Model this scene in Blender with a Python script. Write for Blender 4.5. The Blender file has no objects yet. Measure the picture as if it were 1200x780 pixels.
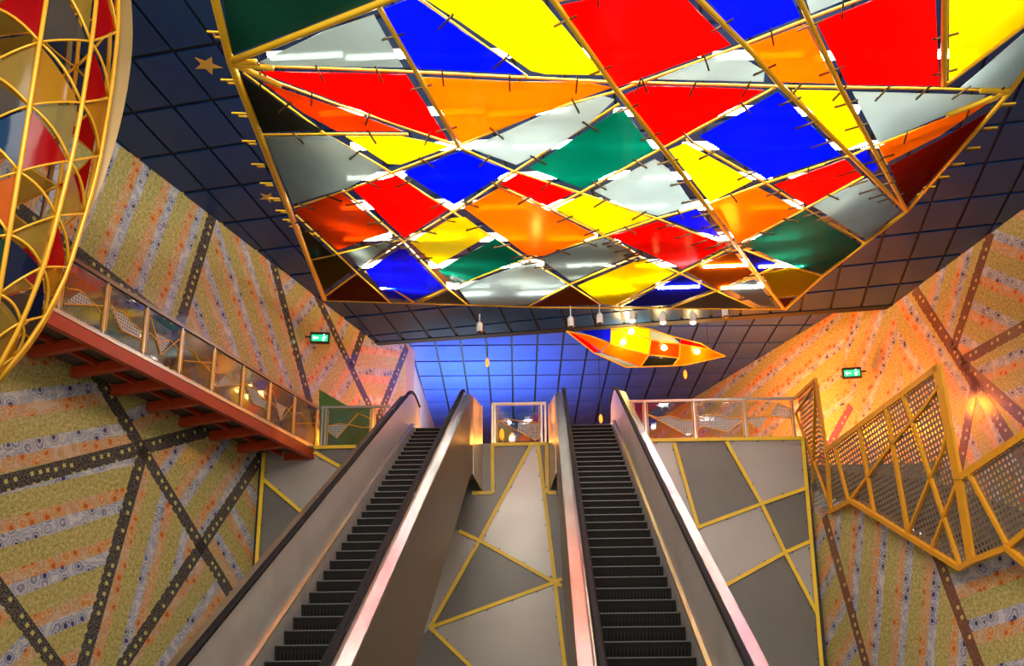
import bpy, bmesh, math, random
from mathutils import Vector, Matrix
random.seed(7)
scene = bpy.context.scene

# ------------------------------------------------------------------ camera
F, CX, CY = 1112.0, 600.0, 551.0          # focal length and principal point, pixels of a 1200 x 780 frame
YAW, PITCH, ROLL = math.radians(2.13), math.radians(16.0), math.radians(0.4)
EYE = Vector((0, 0, 1.6))
fwd = Vector((-math.sin(YAW)*math.cos(PITCH), math.cos(YAW)*math.cos(PITCH), math.sin(PITCH)))
rgt0 = Vector((math.cos(YAW), math.sin(YAW), 0)); up0 = rgt0.cross(fwd)
rgt = rgt0*math.cos(ROLL) - up0*math.sin(ROLL); upv = up0*math.cos(ROLL) + rgt0*math.sin(ROLL)
cam = bpy.data.cameras.new('camera'); camo = bpy.data.objects.new('camera', cam)
scene.collection.objects.link(camo)
cam.sensor_width = 36; cam.sensor_fit = 'HORIZONTAL'; cam.lens = F/1200*36
cam.shift_y = (CY-390)/1200; cam.clip_end = 300
R3 = Matrix((rgt, upv, -fwd)).transposed()
camo.matrix_world = Matrix.Translation(EYE) @ R3.to_4x4()
scene.camera = camo

# ------------------------------------------------------------------ world, exposure
world = bpy.data.worlds.new('world'); scene.world = world; world.use_nodes = True
bgn = world.node_tree.nodes['Background']
bgn.inputs[0].default_value = (1.0, 0.93, 0.84, 1); bgn.inputs[1].default_value = 1.1
vs = scene.view_settings
vs.view_transform = 'Standard'; vs.look = 'None'; vs.gamma = 1; vs.use_curve_mapping = False; vs.exposure = 0.0
cy = scene.cycles
cy.use_denoising = True; cy.max_bounces = 8; cy.transparent_max_bounces = 16
cy.sample_clamp_indirect = 6; cy.caustics_reflective = False; cy.caustics_refractive = False

TUBE_STRENGTH = 58.0
def lamp(name, kind, loc, energy, color, size=0.3, aim=None, sy=None, spread=None):
    l = bpy.data.lights.new(name, kind); l.energy = energy; l.color = color
    if kind == 'AREA':
        l.size = size
        if sy: l.shape = 'RECTANGLE'; l.size_y = sy
        if spread: l.spread = spread
    else: l.shadow_soft_size = size
    o = bpy.data.objects.new(name, l); scene.collection.objects.link(o); o.location = loc
    if aim is not None: o.rotation_euler = (Vector(aim)-Vector(loc)).to_track_quat('-Z', 'Y').to_euler()
    return o
# unseen fill lamp added behind the viewer to brighten the lower hall
lamp('hall_fill', 'AREA', (0, 2, 12.5), 1500, (1, .93, .82), 8, (0, 8, 5), 4)
# upper hall lighting: cool at the left, amber floodlights at the right
lamp('upper_cool_light', 'AREA', (-2.8, 32, 9.4), 620, (.6, .84, 1), 2.0, (-2.9, 32, 15), 3, math.radians(110))
lamp('amber_flood', 'POINT', (6.6, 28.0, 11.2), 1200, (1, .22, .006), .3)
lamp('amber_flood', 'POINT', (8.2, 24.6, 10.6), 330, (1, .22, .006), .3)
lamp('amber_flood', 'POINT', (-3.3, 27.2, 10.9), 300, (1, .25, .01), .3)
lamp('amber_flood', 'POINT', (-.6, 25.6, 9.7), 240, (1, .42, .06), .15)  # unseen lamp added to warm the steel by the middle railing

# ------------------------------------------------------------------ pixel helpers (points on real planes)
def ray(px, py): return fwd + rgt*((px-CX)/F) + upv*((CY-py)/F)
def onZ(px, py, Z): d = ray(px, py); return EYE + d*((Z-EYE.z)/d.z)
def onY(px, py, Y): d = ray(px, py); return EYE + d*((Y-EYE.y)/d.y)
def onP(px, py, p, n):
    d = ray(px, py); n = Vector(n); return EYE + d*(n.dot(Vector(p)-EYE)/n.dot(d))
def proj(p):
    q = Vector(p)-EYE; z = q.dot(fwd)
    return (CX+F*q.dot(rgt)/z, CY-F*q.dot(upv)/z, z)

# ------------------------------------------------------------------ materials
def mat(name):
    m = bpy.data.materials.new(name); m.use_nodes = True
    nt = m.node_tree; return m, nt, nt.nodes['Principled BSDF']
def pbr(name, col, rough=.5, metal=0., spec=.5, noise=0., nscale=6., coat=0., stretch=None):
    m, nt, b = mat(name)
    b.inputs['Base Color'].default_value = (*col, 1); b.inputs['Roughness'].default_value = rough
    b.inputs['Metallic'].default_value = metal; b.inputs['Specular IOR Level'].default_value = spec
    b.inputs['Coat Weight'].default_value = coat
    if noise:
        tc = nt.nodes.new('ShaderNodeTexCoord'); n = nt.nodes.new('ShaderNodeTexNoise'); n.inputs['Scale'].default_value = nscale
        n.inputs['Detail'].default_value = 4
        src = tc.outputs['Object']
        if stretch:
            mp = nt.nodes.new('ShaderNodeMapping'); mp.inputs['Scale'].default_value = stretch
            nt.links.new(src, mp.inputs[0]); src = mp.outputs[0]
        nt.links.new(src, n.inputs['Vector'])
        mx = nt.nodes.new('ShaderNodeMix'); mx.data_type = 'RGBA'
        mx.inputs[6].default_value = (*[c*(1-noise) for c in col], 1); mx.inputs[7].default_value = (*[min(1, c*(1+noise)) for c in col], 1)
        nt.links.new(n.outputs['Fac'], mx.inputs[0]); nt.links.new(mx.outputs[2], b.inputs['Base Color'])
        mr = nt.nodes.new('ShaderNodeMapRange'); mr.inputs[3].default_value = max(.02, rough*.75); mr.inputs[4].default_value = min(1, rough*1.3)
        nt.links.new(n.outputs['Fac'], mr.inputs[0]); nt.links.new(mr.outputs[0], b.inputs['Roughness'])
    return m
def emit(name, col, s):
    m, nt, b = mat(name); b.inputs['Base Color'].default_value = (*col, 1)
    b.inputs['Emission Color'].default_value = (*col, 1); b.inputs['Emission Strength'].default_value = s
    return m
def pane(name, col, trans=.85, clear=.25, rough=.12, ribs=False):
    """tinted acrylic sheet: diffusing (translucent) body, a little clear see-through, glossy skin"""
    m, nt, b = mat(name); nt.nodes.remove(b)
    out = nt.nodes['Material Output']
    tl = nt.nodes.new('ShaderNodeBsdfTranslucent'); df = nt.nodes.new('ShaderNodeBsdfDiffuse')
    tr = nt.nodes.new('ShaderNodeBsdfTransparent'); gl = nt.nodes.new('ShaderNodeBsdfGlossy')
    gl.inputs['Roughness'].default_value = rough; gl.inputs['Color'].default_value = (1, 1, 1, 1)
    for n in (tl, df, tr): n.inputs['Color'].default_value = (*col, 1)
    tc = nt.nodes.new('ShaderNodeTexCoord'); ns = nt.nodes.new('ShaderNodeTexNoise'); ns.inputs['Scale'].default_value = 1.3
    nt.links.new(tc.outputs['Object'], ns.inputs['Vector'])
    mc = nt.nodes.new('ShaderNodeMix'); mc.data_type = 'RGBA'
    mc.inputs[6].default_value = (*[c*.88 for c in col], 1); mc.inputs[7].default_value = (*[min(1, c*1.1) for c in col], 1)
    nt.links.new(ns.outputs['Fac'], mc.inputs[0])
    nt.links.new(mc.outputs[2], tl.inputs['Color']); nt.links.new(mc.outputs[2], df.inputs['Color'])
    m1 = nt.nodes.new('ShaderNodeMixShader'); m1.inputs[0].default_value = trans; nt.links.new(df.outputs[0], m1.inputs[1]); nt.links.new(tl.outputs[0], m1.inputs[2])
    m2 = nt.nodes.new('ShaderNodeMixShader'); m2.inputs[0].default_value = clear; nt.links.new(m1.outputs[0], m2.inputs[1]); nt.links.new(tr.outputs[0], m2.inputs[2])
    m3 = nt.nodes.new('ShaderNodeMixShader'); m3.inputs[0].default_value = .013; nt.links.new(m2.outputs[0], m3.inputs[1]); nt.links.new(gl.outputs[0], m3.inputs[2])
    nt.links.new(m3.outputs[0], out.inputs[0])
    return m
def glass(name, col=(.93, .95, .94), gloss=.12):
    m, nt, b = mat(name); nt.nodes.remove(b); out = nt.nodes['Material Output']
    tr = nt.nodes.new('ShaderNodeBsdfTransparent'); gl = nt.nodes.new('ShaderNodeBsdfGlossy')
    tr.inputs[0].default_value = (*col, 1); gl.inputs['Roughness'].default_value = .05
    mx = nt.nodes.new('ShaderNodeMixShader'); mx.inputs[0].default_value = gloss
    nt.links.new(tr.outputs[0], mx.inputs[1]); nt.links.new(gl.outputs[0], mx.inputs[2]); nt.links.new(mx.outputs[0], out.inputs[0])
    return m
def perforated(name, col, pitch=.075, hole=.33, metal=.3):
    m, nt, b = mat(name); out = nt.nodes['Material Output']
    b.inputs['Base Color'].default_value = (*col, 1); b.inputs['Metallic'].default_value = metal; b.inputs['Roughness'].default_value = .5
    uv = nt.nodes.new('ShaderNodeUVMap'); vm = nt.nodes.new('ShaderNodeVectorMath'); vm.operation = 'SCALE'; vm.inputs['Scale'].default_value = 1/pitch
    fr = nt.nodes.new('ShaderNodeVectorMath'); fr.operation = 'FRACTION'
    sb = nt.nodes.new('ShaderNodeVectorMath'); sb.operation = 'SUBTRACT'; sb.inputs[1].default_value = (.5, .5, 0)
    ln = nt.nodes.new('ShaderNodeVectorMath'); ln.operation = 'LENGTH'
    lt = nt.nodes.new('ShaderNodeMath'); lt.operation = 'LESS_THAN'; lt.inputs[1].default_value = hole
    for a, c in ((uv.outputs[0], vm.inputs[0]), (vm.outputs[0], fr.inputs[0]), (fr.outputs[0], sb.inputs[0]), (sb.outputs[0], ln.inputs[0]), (ln.outputs['Value'], lt.inputs[0])): nt.links.new(a, c)
    tr = nt.nodes.new('ShaderNodeBsdfTransparent'); mx = nt.nodes.new('ShaderNodeMixShader')
    nt.links.new(lt.outputs[0], mx.inputs[0]); nt.links.new(b.outputs[0], mx.inputs[1]); nt.links.new(tr.outputs[0], mx.inputs[2]); nt.links.new(mx.outputs[0], out.inputs[0])
    return m

def tile_field_mat(name, period=.88):
    """printed ceramic: bands of olive, orange rings and blue rings; u runs along the stripe, v across"""
    m, nt, b = mat(name); N = nt.nodes.new; L = nt.links.new
    b.inputs['Roughness'].default_value = .28; b.inputs['Specular IOR Level'].default_value = .35
    uv = N('ShaderNodeUVMap'); sp = N('ShaderNodeSeparateXYZ'); L(uv.outputs[0], sp.inputs[0])
    wob = N('ShaderNodeTexNoise'); wob.inputs['Scale'].default_value = 3.5; L(uv.outputs[0], wob.inputs['Vector'])
    def math_(op, a, bb=None):
        n = N('ShaderNodeMath'); n.operation = op
        for i, x in enumerate((a, bb)):
            if x is None: continue
            if isinstance(x, (int, float)): n.inputs[i].default_value = x
            else: L(x, n.inputs[i])
        return n.outputs[0]
    w = math_('MULTIPLY', math_('SUBTRACT', wob.outputs['Fac'], .5), .06)
    v = math_('FRACT', math_('DIVIDE', math_('ADD', sp.outputs[1], w), period))
    ramp = N('ShaderNodeValToRGB'); cr = ramp.color_ramp; cr.interpolation = 'CONSTANT'
    cr.elements[0].position = 0; cr.elements[0].color = (0, 0, 0, 1); cr.elements[1].position = .46; cr.elements[1].color = (.5, .5, .5, 1)
    e = cr.elements.new(.73); e.color = (1, 1, 1, 1); L(v, ramp.inputs[0])
    # ring motifs
    vo = N('ShaderNodeTexVoronoi'); vo.inputs['Scale'].default_value = 4.2; vo.inputs['Randomness'].default_value = .85
    wv = N('ShaderNodeVectorMath'); wv.operation = 'ADD'; L(uv.outputs[0], wv.inputs[0])
    wn = N('ShaderNodeTexNoise'); wn.inputs['Scale'].default_value = 16; L(uv.outputs[0], wn.inputs['Vector'])
    ws = N('ShaderNodeVectorMath'); ws.operation = 'SCALE'; ws.inputs['Scale'].default_value = .06; L(wn.outputs['Color'], ws.inputs[0]); L(ws.outputs[0], wv.inputs[1])
    L(wv.outputs[0], vo.inputs['Vector'])
    def ring(stops):
        r = N('ShaderNodeValToRGB'); c = r.color_ramp
        c.elements[0].position = stops[0][0]; c.elements[0].color = (*stops[0][1], 1)
        c.elements[1].position = stops[1][0]; c.elements[1].color = (*stops[1][1], 1)
        for p, k in stops[2:]:
            q = c.elements.new(p); q.color = (*k, 1)
        L(vo.outputs['Distance'], r.inputs[0]); return r.outputs[0]
    orange = ring([(.0, (.52, .10, .015)), (.24, (.70, .20, .03)), (.29, (.80, .58, .34)), (.36, (.76, .32, .07)), (.43, (.74, .30, .07)), (.48, (.78, .58, .36)), (.6, (.62, .36, .16)), (.75, (.74, .54, .34))])
    blue = ring([(.0, (.03, .04, .14)), (.20, (.07, .09, .24)), (.27, (.72, .72, .72)), (.36, (.22, .26, .40)), (.41, (.22, .26, .40)), (.47, (.70, .71, .72)), (.6, (.38, .43, .52)), (.75, (.70, .70, .70))])
    # olive body
    n2 = N('ShaderNodeTexNoise'); n2.inputs['Scale'].default_value = 15; n2.inputs['Detail'].default_value = 5; n2.inputs['Roughness'].default_value = .75; L(uv.outputs[0], n2.inputs['Vector'])
    oc = N('ShaderNodeValToRGB'); c = oc.color_ramp
    c.elements[0].position = .30; c.elements[0].color = (.20, .20, .05, 1); c.elements[1].position = .68; c.elements[1].color = (.80, .72, .36, 1)
    q = c.elements.new(.48); q.color = (.52, .46, .14, 1); L(n2.outputs['Fac'], oc.inputs[0])
    def mixc(f, a, bb, t='MIX'):
        x = N('ShaderNodeMix'); x.data_type = 'RGBA'; x.blend_type = t
        if isinstance(f, float): x.inputs[0].default_value = f
        else: L(f, x.inputs[0])
        L(a, x.inputs[6]); L(bb, x.inputs[7]); return x.outputs[2]
    g1 = math_('GREATER_THAN', ramp.outputs[0], .25); g2 = math_('GREATER_THAN', ramp.outputs[0], .8)
    col = mixc(g2, mixc(g1, oc.outputs[0], orange), blue)
    n3 = N('ShaderNodeTexNoise'); n3.inputs['Scale'].default_value = 38; n3.inputs['Detail'].default_value = 3; L(uv.outputs[0], n3.inputs['Vector'])
    gr = N('ShaderNodeValToRGB'); gr.color_ramp.elements[0].position = .33; gr.color_ramp.elements[0].color = (.6, .6, .6, 1); gr.color_ramp.elements[1].position = .66; L(n3.outputs['Fac'], gr.inputs[0])
    col = mixc(.8, col, gr.outputs[0], 'MULTIPLY')
    L(col, b.inputs['Base Color'])
    return m
def tile_band_mat(name, dark, dark2, dot):
    m, nt, b = mat(name); N = nt.nodes.new; L = nt.links.new
    b.inputs['Roughness'].default_value = .18
    uv = N('ShaderNodeUVMap'); n = N('ShaderNodeTexNoise'); n.inputs['Scale'].default_value = 30; n.inputs['Detail'].default_value = 4; L(uv.outputs[0], n.inputs['Vector'])
    r = N('ShaderNodeValToRGB'); r.color_ramp.elements[0].position = .38; r.color_ramp.elements[0].color = (*dark, 1); r.color_ramp.elements[1].position = .7; r.color_ramp.elements[1].color = (*dark2, 1); L(n.outputs['Fac'], r.inputs[0])
    vo = N('ShaderNodeTexVoronoi'); vo.inputs['Scale'].default_value = 5.2; vo.inputs['Randomness'].default_value = .25; vo.distance = 'CHEBYCHEV'; L(uv.outputs[0], vo.inputs['Vector'])
    lt = N('ShaderNodeMath'); lt.operation = 'LESS_THAN'; lt.inputs[1].default_value = .2; L(vo.outputs['Distance'], lt.inputs[0])
    mx = N('ShaderNodeMix'); mx.data_type = 'RGBA'; L(lt.outputs[0], mx.inputs[0]); L(r.outputs[0], mx.inputs[6]); mx.inputs[7].default_value = (*dot, 1)
    L(mx.outputs[2], b.inputs['Base Color'])
    return m

M = dict(
    yellow=pbr('yellow_paint', (.92, .55, .02), .35, 0, .5, .12, 3),
    yellow_strip=pbr('yellow_strip', (.90, .62, .02), .4, 0, .5, .1, 5),
    amber_paint=pbr('amber_paint', (.85, .40, .02), .35, 0, .5, .12, 3),
    red_paint=pbr('red_paint', (.42, .045, .008), .45, 0, .5, .2, 4),
    under=pbr('underside_plate', (.10, .085, .07), .6, 0, .4, .25, 5),
    steel=pbr('stainless_steel', (.84, .80, .73), .40, .75, .5, .10, 3, 0, (14, 1, 1)),
    steel_deck=pbr('stainless_deck', (.70, .68, .64), .24, 1, .5, .06, 5),
    steel_dark=pbr('stainless_cladding', (.27, .21, .145), .40, .85, .5, .12, 2, 0, (1, 16, .6)),
    rail_steel=pbr('railing_steel', (.60, .55, .48), .3, 1),
    rail_brown=pbr('handrail_bronze', (.28, .22, .15), .35, .8),
    rubber=pbr('black_rubber', (.006, .006, .007), .65, 0, .1),
    brass=pbr('brass_edge', (.55, .48, .28), .3, 1),
    step=pbr('step_aluminium', (.009, .008, .007), .7, 0, .15, .25, 8),
    step_edge=pbr('step_edge', (.09, .085, .08), .45, .5),
    panel_light=pbr('bright_sheen_panel', (.37, .35, .315), .34, .35, .5, .10, 1.2),  # brushed metal, its brighter reflection put into the colour
    panel_dark=pbr('dim_sheen_panel', (.15, .145, .13), .38, .25, .5, .16, 1.2),  # same brushed metal, its dimmer reflection put into the colour
    concrete=pbr('floor_stone', (.30, .27, .23), .35, 0, .5, .2, 2),
    navy=pbr('navy_ceiling_panel', (.010, .040, .15), .34, .0, .25, .3, .8),
    blue=pbr('lit_ceiling_panel', (.040, .085, .48), .20, .0, .5, .3, .8),  # same navy panels, the upper hall's light put into the colour
    joint=pbr('ceiling_joint', (.006, .008, .012), .7),
    star=pbr('star_paint', (.62, .36, .06), .5),
    stair=pbr('stair_stone', (.16, .125, .09), .5, 0, .4, .2, 3),
    lantern_tube=pbr('lantern_tube', (.80, .42, .02), .32, .2, .5, .15, 3),
    lantern_fin=pbr('lantern_fin', (.30, .19, .06), .4, .3, .5, .2, 2),
    dark=pbr('dark_metal', (.02, .018, .016), .5),
    bracket=pbr('bracket_bronze', (.10, .06, .02), .45, .5),
    plain=pbr('plain_plaster', (.42, .30, .26), .5, 0, .4, .15, 3),
    green=pbr('green_panel', (.10, .20, .03), .4, 0, .5, .25, 3),
    white_metal=pbr('white_metal', (.75, .74, .72), .4),
    glass=glass('railing_glass'),
    frost=glass('frosted_glass', (.62, .60, .57), .14),
    mesh=perforated('perforated_steel', (.34, .29, .22), .105, .31, .6),
    mesh_white=perforated('perforated_white', (.46, .46, .44), .06, .30, .2),
    field=tile_field_mat('printed_tile'),
    band=tile_band_mat('black_tile_band', (.018, .016, .015), (.20, .18, .16), (.55, .52, .16)),
    band_brown=tile_band_mat('brown_tile_band', (.13, .055, .03), (.30, .16, .10), (.62, .48, .16)),
    tube=emit('fluorescent_tube', (1, .97, .92), TUBE_STRENGTH),
    glow_spot=emit('amber_spot', (1, .62, .18), 40),
    spot_on=emit('warm_spot_lens', (1, .78, .45), 12),
    exit_green=emit('exit_green', (.02, .62, .25), 1.3),
    exit_white=emit('exit_white', (.85, 1, .92), 2.2),
)
PC = dict(red=(.95, .012, .008), blue=(.008, .04, .80), yellow=(1., .80, .004), orange=(1., .34, .008), green=(.004, .27, .20),
          grey=(.50, .57, .56), dgrey=(.34, .38, .36), dark=(.07, .075, .06), dred=(.36, .02, .012), dorange=(.62, .13, .012), olive=(.34, .27, .02),
          brown=(.42, .12, .02), dgreen=(.02, .10, .075))  # dark tints put the dimness of rim panes without backlight into colour
PM = {k: pane('acrylic_'+k, v, clear=(.5 if k in ('dark', 'olive', 'dgreen') else .3 if k in ('dgrey', 'dred', 'dorange', 'brown') else .16)) for k, v in PC.items()}
LC = dict(red=(.52, .006, .008), blue=(.012, .07, .20), navy=(.008, .016, .07), amber=(.62, .30, .02), smoke=(.15, .135, .12), orange=(.85, .17, .008), green=(.006, .08, .04), pale=(.48, .42, .16), straw=(.58, .40, .07))
LM = {k: pane('lantern_'+k, v, trans=.45, clear=(.5 if k in ('smoke', 'pale', 'straw') else .22)) for k, v in LC.items()}

# ------------------------------------------------------------------ mesh helpers
class MB:
    def __init__(s): s.v = []; s.f = []; s.uv = {}
    def add(s, vs, fs):
        o = len(s.v); s.v += [Vector(p) for p in vs]; s.f += [tuple(i+o for i in f) for f in fs]; return s
    def box(s, lo, hi):
        (a, b, c), (d, e, f) = lo, hi
        return s.add([(a,b,c),(d,b,c),(d,e,c),(a,e,c),(a,b,f),(d,b,f),(d,e,f),(a,e,f)], [(0,3,2,1),(4,5,6,7),(0,1,5,4),(1,2,6,5),(2,3,7,6),(3,0,4,7)])
    def bar(s, p, q, w, h, up=(0, 0, 1)):
        p, q = Vector(p), Vector(q); d = (q-p).normalized(); x = d.cross(Vector(up))
        if x.length < 1e-4: x = d.cross(Vector((1, 0, 0)))
        x.normalize(); z = x.cross(d).normalized(); x *= w/2; z *= h/2
        return s.add([p-x-z, p+x-z, p+x+z, p-x+z, q-x-z, q+x-z, q+x+z, q-x+z], [(0,1,2,3),(7,6,5,4),(0,4,5,1),(1,5,6,2),(2,6,7,3),(3,7,4,0)])
    def tube(s, pts, r, n=6):
        pts = [Vector(p) for p in pts]; rings = []; ref = None
        for i, p in enumerate(pts):
            d = (pts[min(i+1, len(pts)-1)] - pts[max(i-1, 0)]).normalized()
            if ref is None: ref = d.cross(Vector((.3, .5, .8))).normalized()
            x = (ref - d*ref.dot(d)).normalized(); ref = x; y = d.cross(x)
            rr = r[i] if isinstance(r, (list, tuple)) else r
            rings.append([p + (x*math.cos(2*math.pi*k/n)+y*math.sin(2*math.pi*k/n))*rr for k in range(n)])
        o = len(s.v)
        for rg in rings: s.v += rg
        for i in range(len(rings)-1):
            for k in range(n):
                s.f.append((o+i*n+k, o+i*n+(k+1) % n, o+(i+1)*n+(k+1) % n, o+(i+1)*n+k))
        s.f.append(tuple(o+k for k in reversed(range(n)))); s.f.append(tuple(o+(len(rings)-1)*n+k for k in range(n)))
        return s
    def prism(s, poly, off):
        n = len(poly); poly = [Vector(p) for p in poly]; off = Vector(off)
        return s.add(poly+[p+off for p in poly], [tuple(reversed(range(n))), tuple(range(n, 2*n))] + [(i, (i+1) % n, n+(i+1) % n, n+i) for i in range(n)])
    def build(s, name, m, parent=None, uvf=None, smooth=False, at=None):
        """one mesh object; its origin goes to `at` (default: centre of its box) so transforms stay meaningful"""
        me = bpy.data.meshes.new(name)
        if at is None:
            at = Vector([(min(p[i] for p in s.v)+max(p[i] for p in s.v))/2 for i in range(3)])
        at = Vector(at); vv = [p-at for p in s.v]
        me.from_pydata(vv, [], s.f); me.update()
        bm = bmesh.new(); bm.from_mesh(me); bmesh.ops.recalc_face_normals(bm, faces=bm.faces); bm.to_mesh(me); bm.free()
        if uvf:
            ul = me.uv_layers.new(name='UVMap')
            for lp in me.loops: ul.data[lp.index].uv = uvf(s.v[lp.vertex_index])
        if smooth: me.shade_smooth()
        me.materials.append(m)
        o = bpy.data.objects.new(name, me); scene.collection.objects.link(o)
        put(o, at, parent); return o
def wpos(o):
    p = Vector(o.location)
    while o.parent: o = o.parent; p += Vector(o.location)
    return p
def put(o, at, parent=None):
    if parent is not None:
        o.parent = parent; o.location = Vector(at) - wpos(parent)
    else: o.location = at
def tag(o, label=None, cat=None, group=None, kind=None):
    for k, v in (('label', label), ('category', cat), ('group', group), ('kind', kind)):
        if v: o[k] = v
    return o
def thing(name, at, label, cat, group=None):
    o = bpy.data.objects.new(name, None); scene.collection.objects.link(o); o.location = at; o.empty_display_size = .3
    return tag(o, label, cat, group)
def share(src, at, parent):
    o = src.copy(); scene.collection.objects.link(o); put(o, at, parent); return o
def root(name, at, kind='structure'):
    o = bpy.data.objects.new(name, None); scene.collection.objects.link(o); o.location = at; o['kind'] = kind; return o
def struct(o, label=None): o['kind'] = 'structure'; return tag(o, label)

# ------------------------------------------------------------------ plan of the hall
UP, CEIL, CEIL2 = 8.65, 13.70, 14.55          # upper floor, hall ceiling, upper-hall ceiling
YF = 22.1                                      # front face of the upper floor
LT = Vector((3.662, 10.854, 0)).normalized(); L0 = Vector((-8.988, 16.454, 0))       # left wall: a point and its direction
RT = Vector((-1.329, 5.059, 0)).normalized(); R0 = Vector((11.46, 20.432, 0))        # right wall
LN = Vector((LT.y, -LT.x, 0)); RN = Vector((-RT.y, RT.x, 0))                          # inward normals
def leftwall(y): return L0 + LT*((y-L0.y)/LT.y)
def rightwall(y): return R0 + RT*((y-R0.y)/RT.y)

# ------------------------------------------------------------------ tiled walls
def clip(poly, p, d, sign):
    out = []; side = lambda q: ((q[0]-p[0])*d[1]-(q[1]-p[1])*d[0])*-sign
    for i, a in enumerate(poly):
        b = poly[(i+1) % len(poly)]; sa, sb = side(a), side(b)
        if sa >= 0: out.append(a)
        if (sa > 0 and sb < 0) or (sa < 0 and sb > 0):
            t = sa/(sa-sb); out.append((a[0]+(b[0]-a[0])*t, a[1]+(b[1]-a[1])*t))
    return out
class TileWall:
    """a wall plane with coordinates (s along, z up); to3 gives world points. s grows towards picture right"""
    def __init__(w, parent, p0, t, n, bandmat, bw=.30):
        w.parent, w.p0, w.t, w.n, w.bandmat, w.bw = parent, Vector(p0), Vector(t), Vector(n), bandmat, bw
    def sz(w, px): q = onP(px[0], px[1], w.p0, w.n); return ((q-w.p0).dot(w.t), q.z)
    def to3(w, s, z, off=0.): return w.p0 + w.t*s + w.n*off + Vector((0, 0, z))
    def field(w, poly, ang, ph):
        if len(poly) < 3: return
        mb = MB(); mb.prism([w.to3(s, z) for s, z in poly], w.n*.012)
        ca, sa = math.cos(ang), math.sin(ang)
        def uvf(p):
            s = (p-w.p0).dot(w.t); z = p.z
            return (s*ca+z*sa + ph*3.1, -s*sa+z*ca + ph)
        mb.build('tile_field', M['field'], w.parent, uvf)
    def band(w, a, b):
        a, b = Vector(a), Vector(b); d = (b-a)
        if d.length < .2: return
        ln = d.length; d.normalize(); nn = Vector((-d.y, d.x))*w.bw/2; e = d*.0
        quad = [a-nn-e, b-nn+e, b+nn+e, a+nn-e]
        mb = MB(); mb.prism([w.to3(q.x, q.y, .012) for q in quad], w.n*.008)
        def uvf(p):
            s = (p-w.p0).dot(w.t)-a.x; z = p.z-a.y
            return (s*d.x+z*d.y, -s*d.y+z*d.x)
        mb.build('tile_band', w.bandmat, w.parent, uvf)
    def split(w, poly, tree):
        if not poly: return
        if tree[0] == 'f':
            a, b = w.sz(tree[1]), w.sz(tree[2])
            w.field(poly, math.atan2(b[1]-a[1], b[0]-a[0]), tree[3] if len(tree) > 3 else 0.)
            return
        _, p1, p2, A, B = tree
        a, b = w.sz(p1), w.sz(p2); d = (b[0]-a[0], b[1]-a[1])
        # the band follows the cut through this polygon
        ts = []
        ln = math.hypot(*d); d = (d[0]/ln, d[1]/ln)
        for i, q in enumerate(poly):
            r = poly[(i+1) % len(poly)]
            s1 = (q[0]-a[0])*d[1]-(q[1]-a[1])*d[0]; s2 = (r[0]-a[0])*d[1]-(r[1]-a[1])*d[0]
            if (s1 < 0) != (s2 < 0):
                t = s1/(s1-s2); x = (q[0]+(r[0]-q[0])*t, q[1]+(r[1]-q[1])*t); ts.append(((x[0]-a[0])*d[0]+(x[1]-a[1])*d[1], x))
        if len(ts) >= 2:
            ts.sort(); w.band(ts[0][1], ts[-1][1])
        w.split(clip(poly, a, d, 1), A); w.split(clip(poly, a, d, -1), B)

wl = root('wall_left', (L0.x, L0.y, 0))
tag(wl, 'left wall of printed tiles in olive, orange and blue stripes')
MB().prism([leftwall(2)-LN*.3, leftwall(30)-LN*.3, leftwall(30)-LN*.3+Vector((0, 0, CEIL2+.3)), leftwall(2)-LN*.3+Vector((0, 0, CEIL2+.3))], LN*.29).build('wall_core', M['plain'], wl)
W = TileWall(wl, L0, LT, LN, M['band'], .30)
sA = (leftwall(2)-L0).dot(LT); sB = (leftwall(29.4)-L0).dot(LT)
W.split([(sA, 0), (sB, 0), (sB, 8.62), (sA, 8.62)],
  ('s', (114, 442), (269, 695),
    ('s', (0, 567), (265, 499), ('f', (185, 515), (262, 480), .2),
      ('s', (308, 530), (142, 780), ('f', (265, 607), (296, 661), .1), ('f', (246, 530), (204, 588), .15))),
    ('s', (0, 567), (265, 499), ('f', (0, 511), (135, 488), .52),
      ('s', (181, 480), (96, 780),
        ('s', (308, 530), (142, 780), ('f', (185, 761), (246, 676), .3), ('f', (123, 780), (177, 572), .45)),
        ('s', (0, 692), (65, 780), ('f', (138, 591), (0, 630), .40), ('f', (0, 740), (40, 700), .1))))))
W.split([(sA, 8.62), (sB, 8.62), (sB, CEIL2), (sA, CEIL2)],
  ('s', (246, 260), (211, 377),
    ('s', (320, 311), (360, 463),
      ('s', (377, 360), (432, 475),
        ('s', (478, 402), (449, 475), ('f', (480, 420), (470, 470), .1), ('s', (424, 391), (398, 467), ('f', (415, 438), (455, 441), .2), ('f', (405, 400), (390, 440), .3))),
        ('f', (373, 354), (348, 385), .2)),
      ('f', (266, 297), (311, 435), .1)),
    ('s', (90, 297), (135, 331), ('f', (142, 185), (104, 277), .35), ('f', (60, 320), (90, 340), 0.))))

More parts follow.
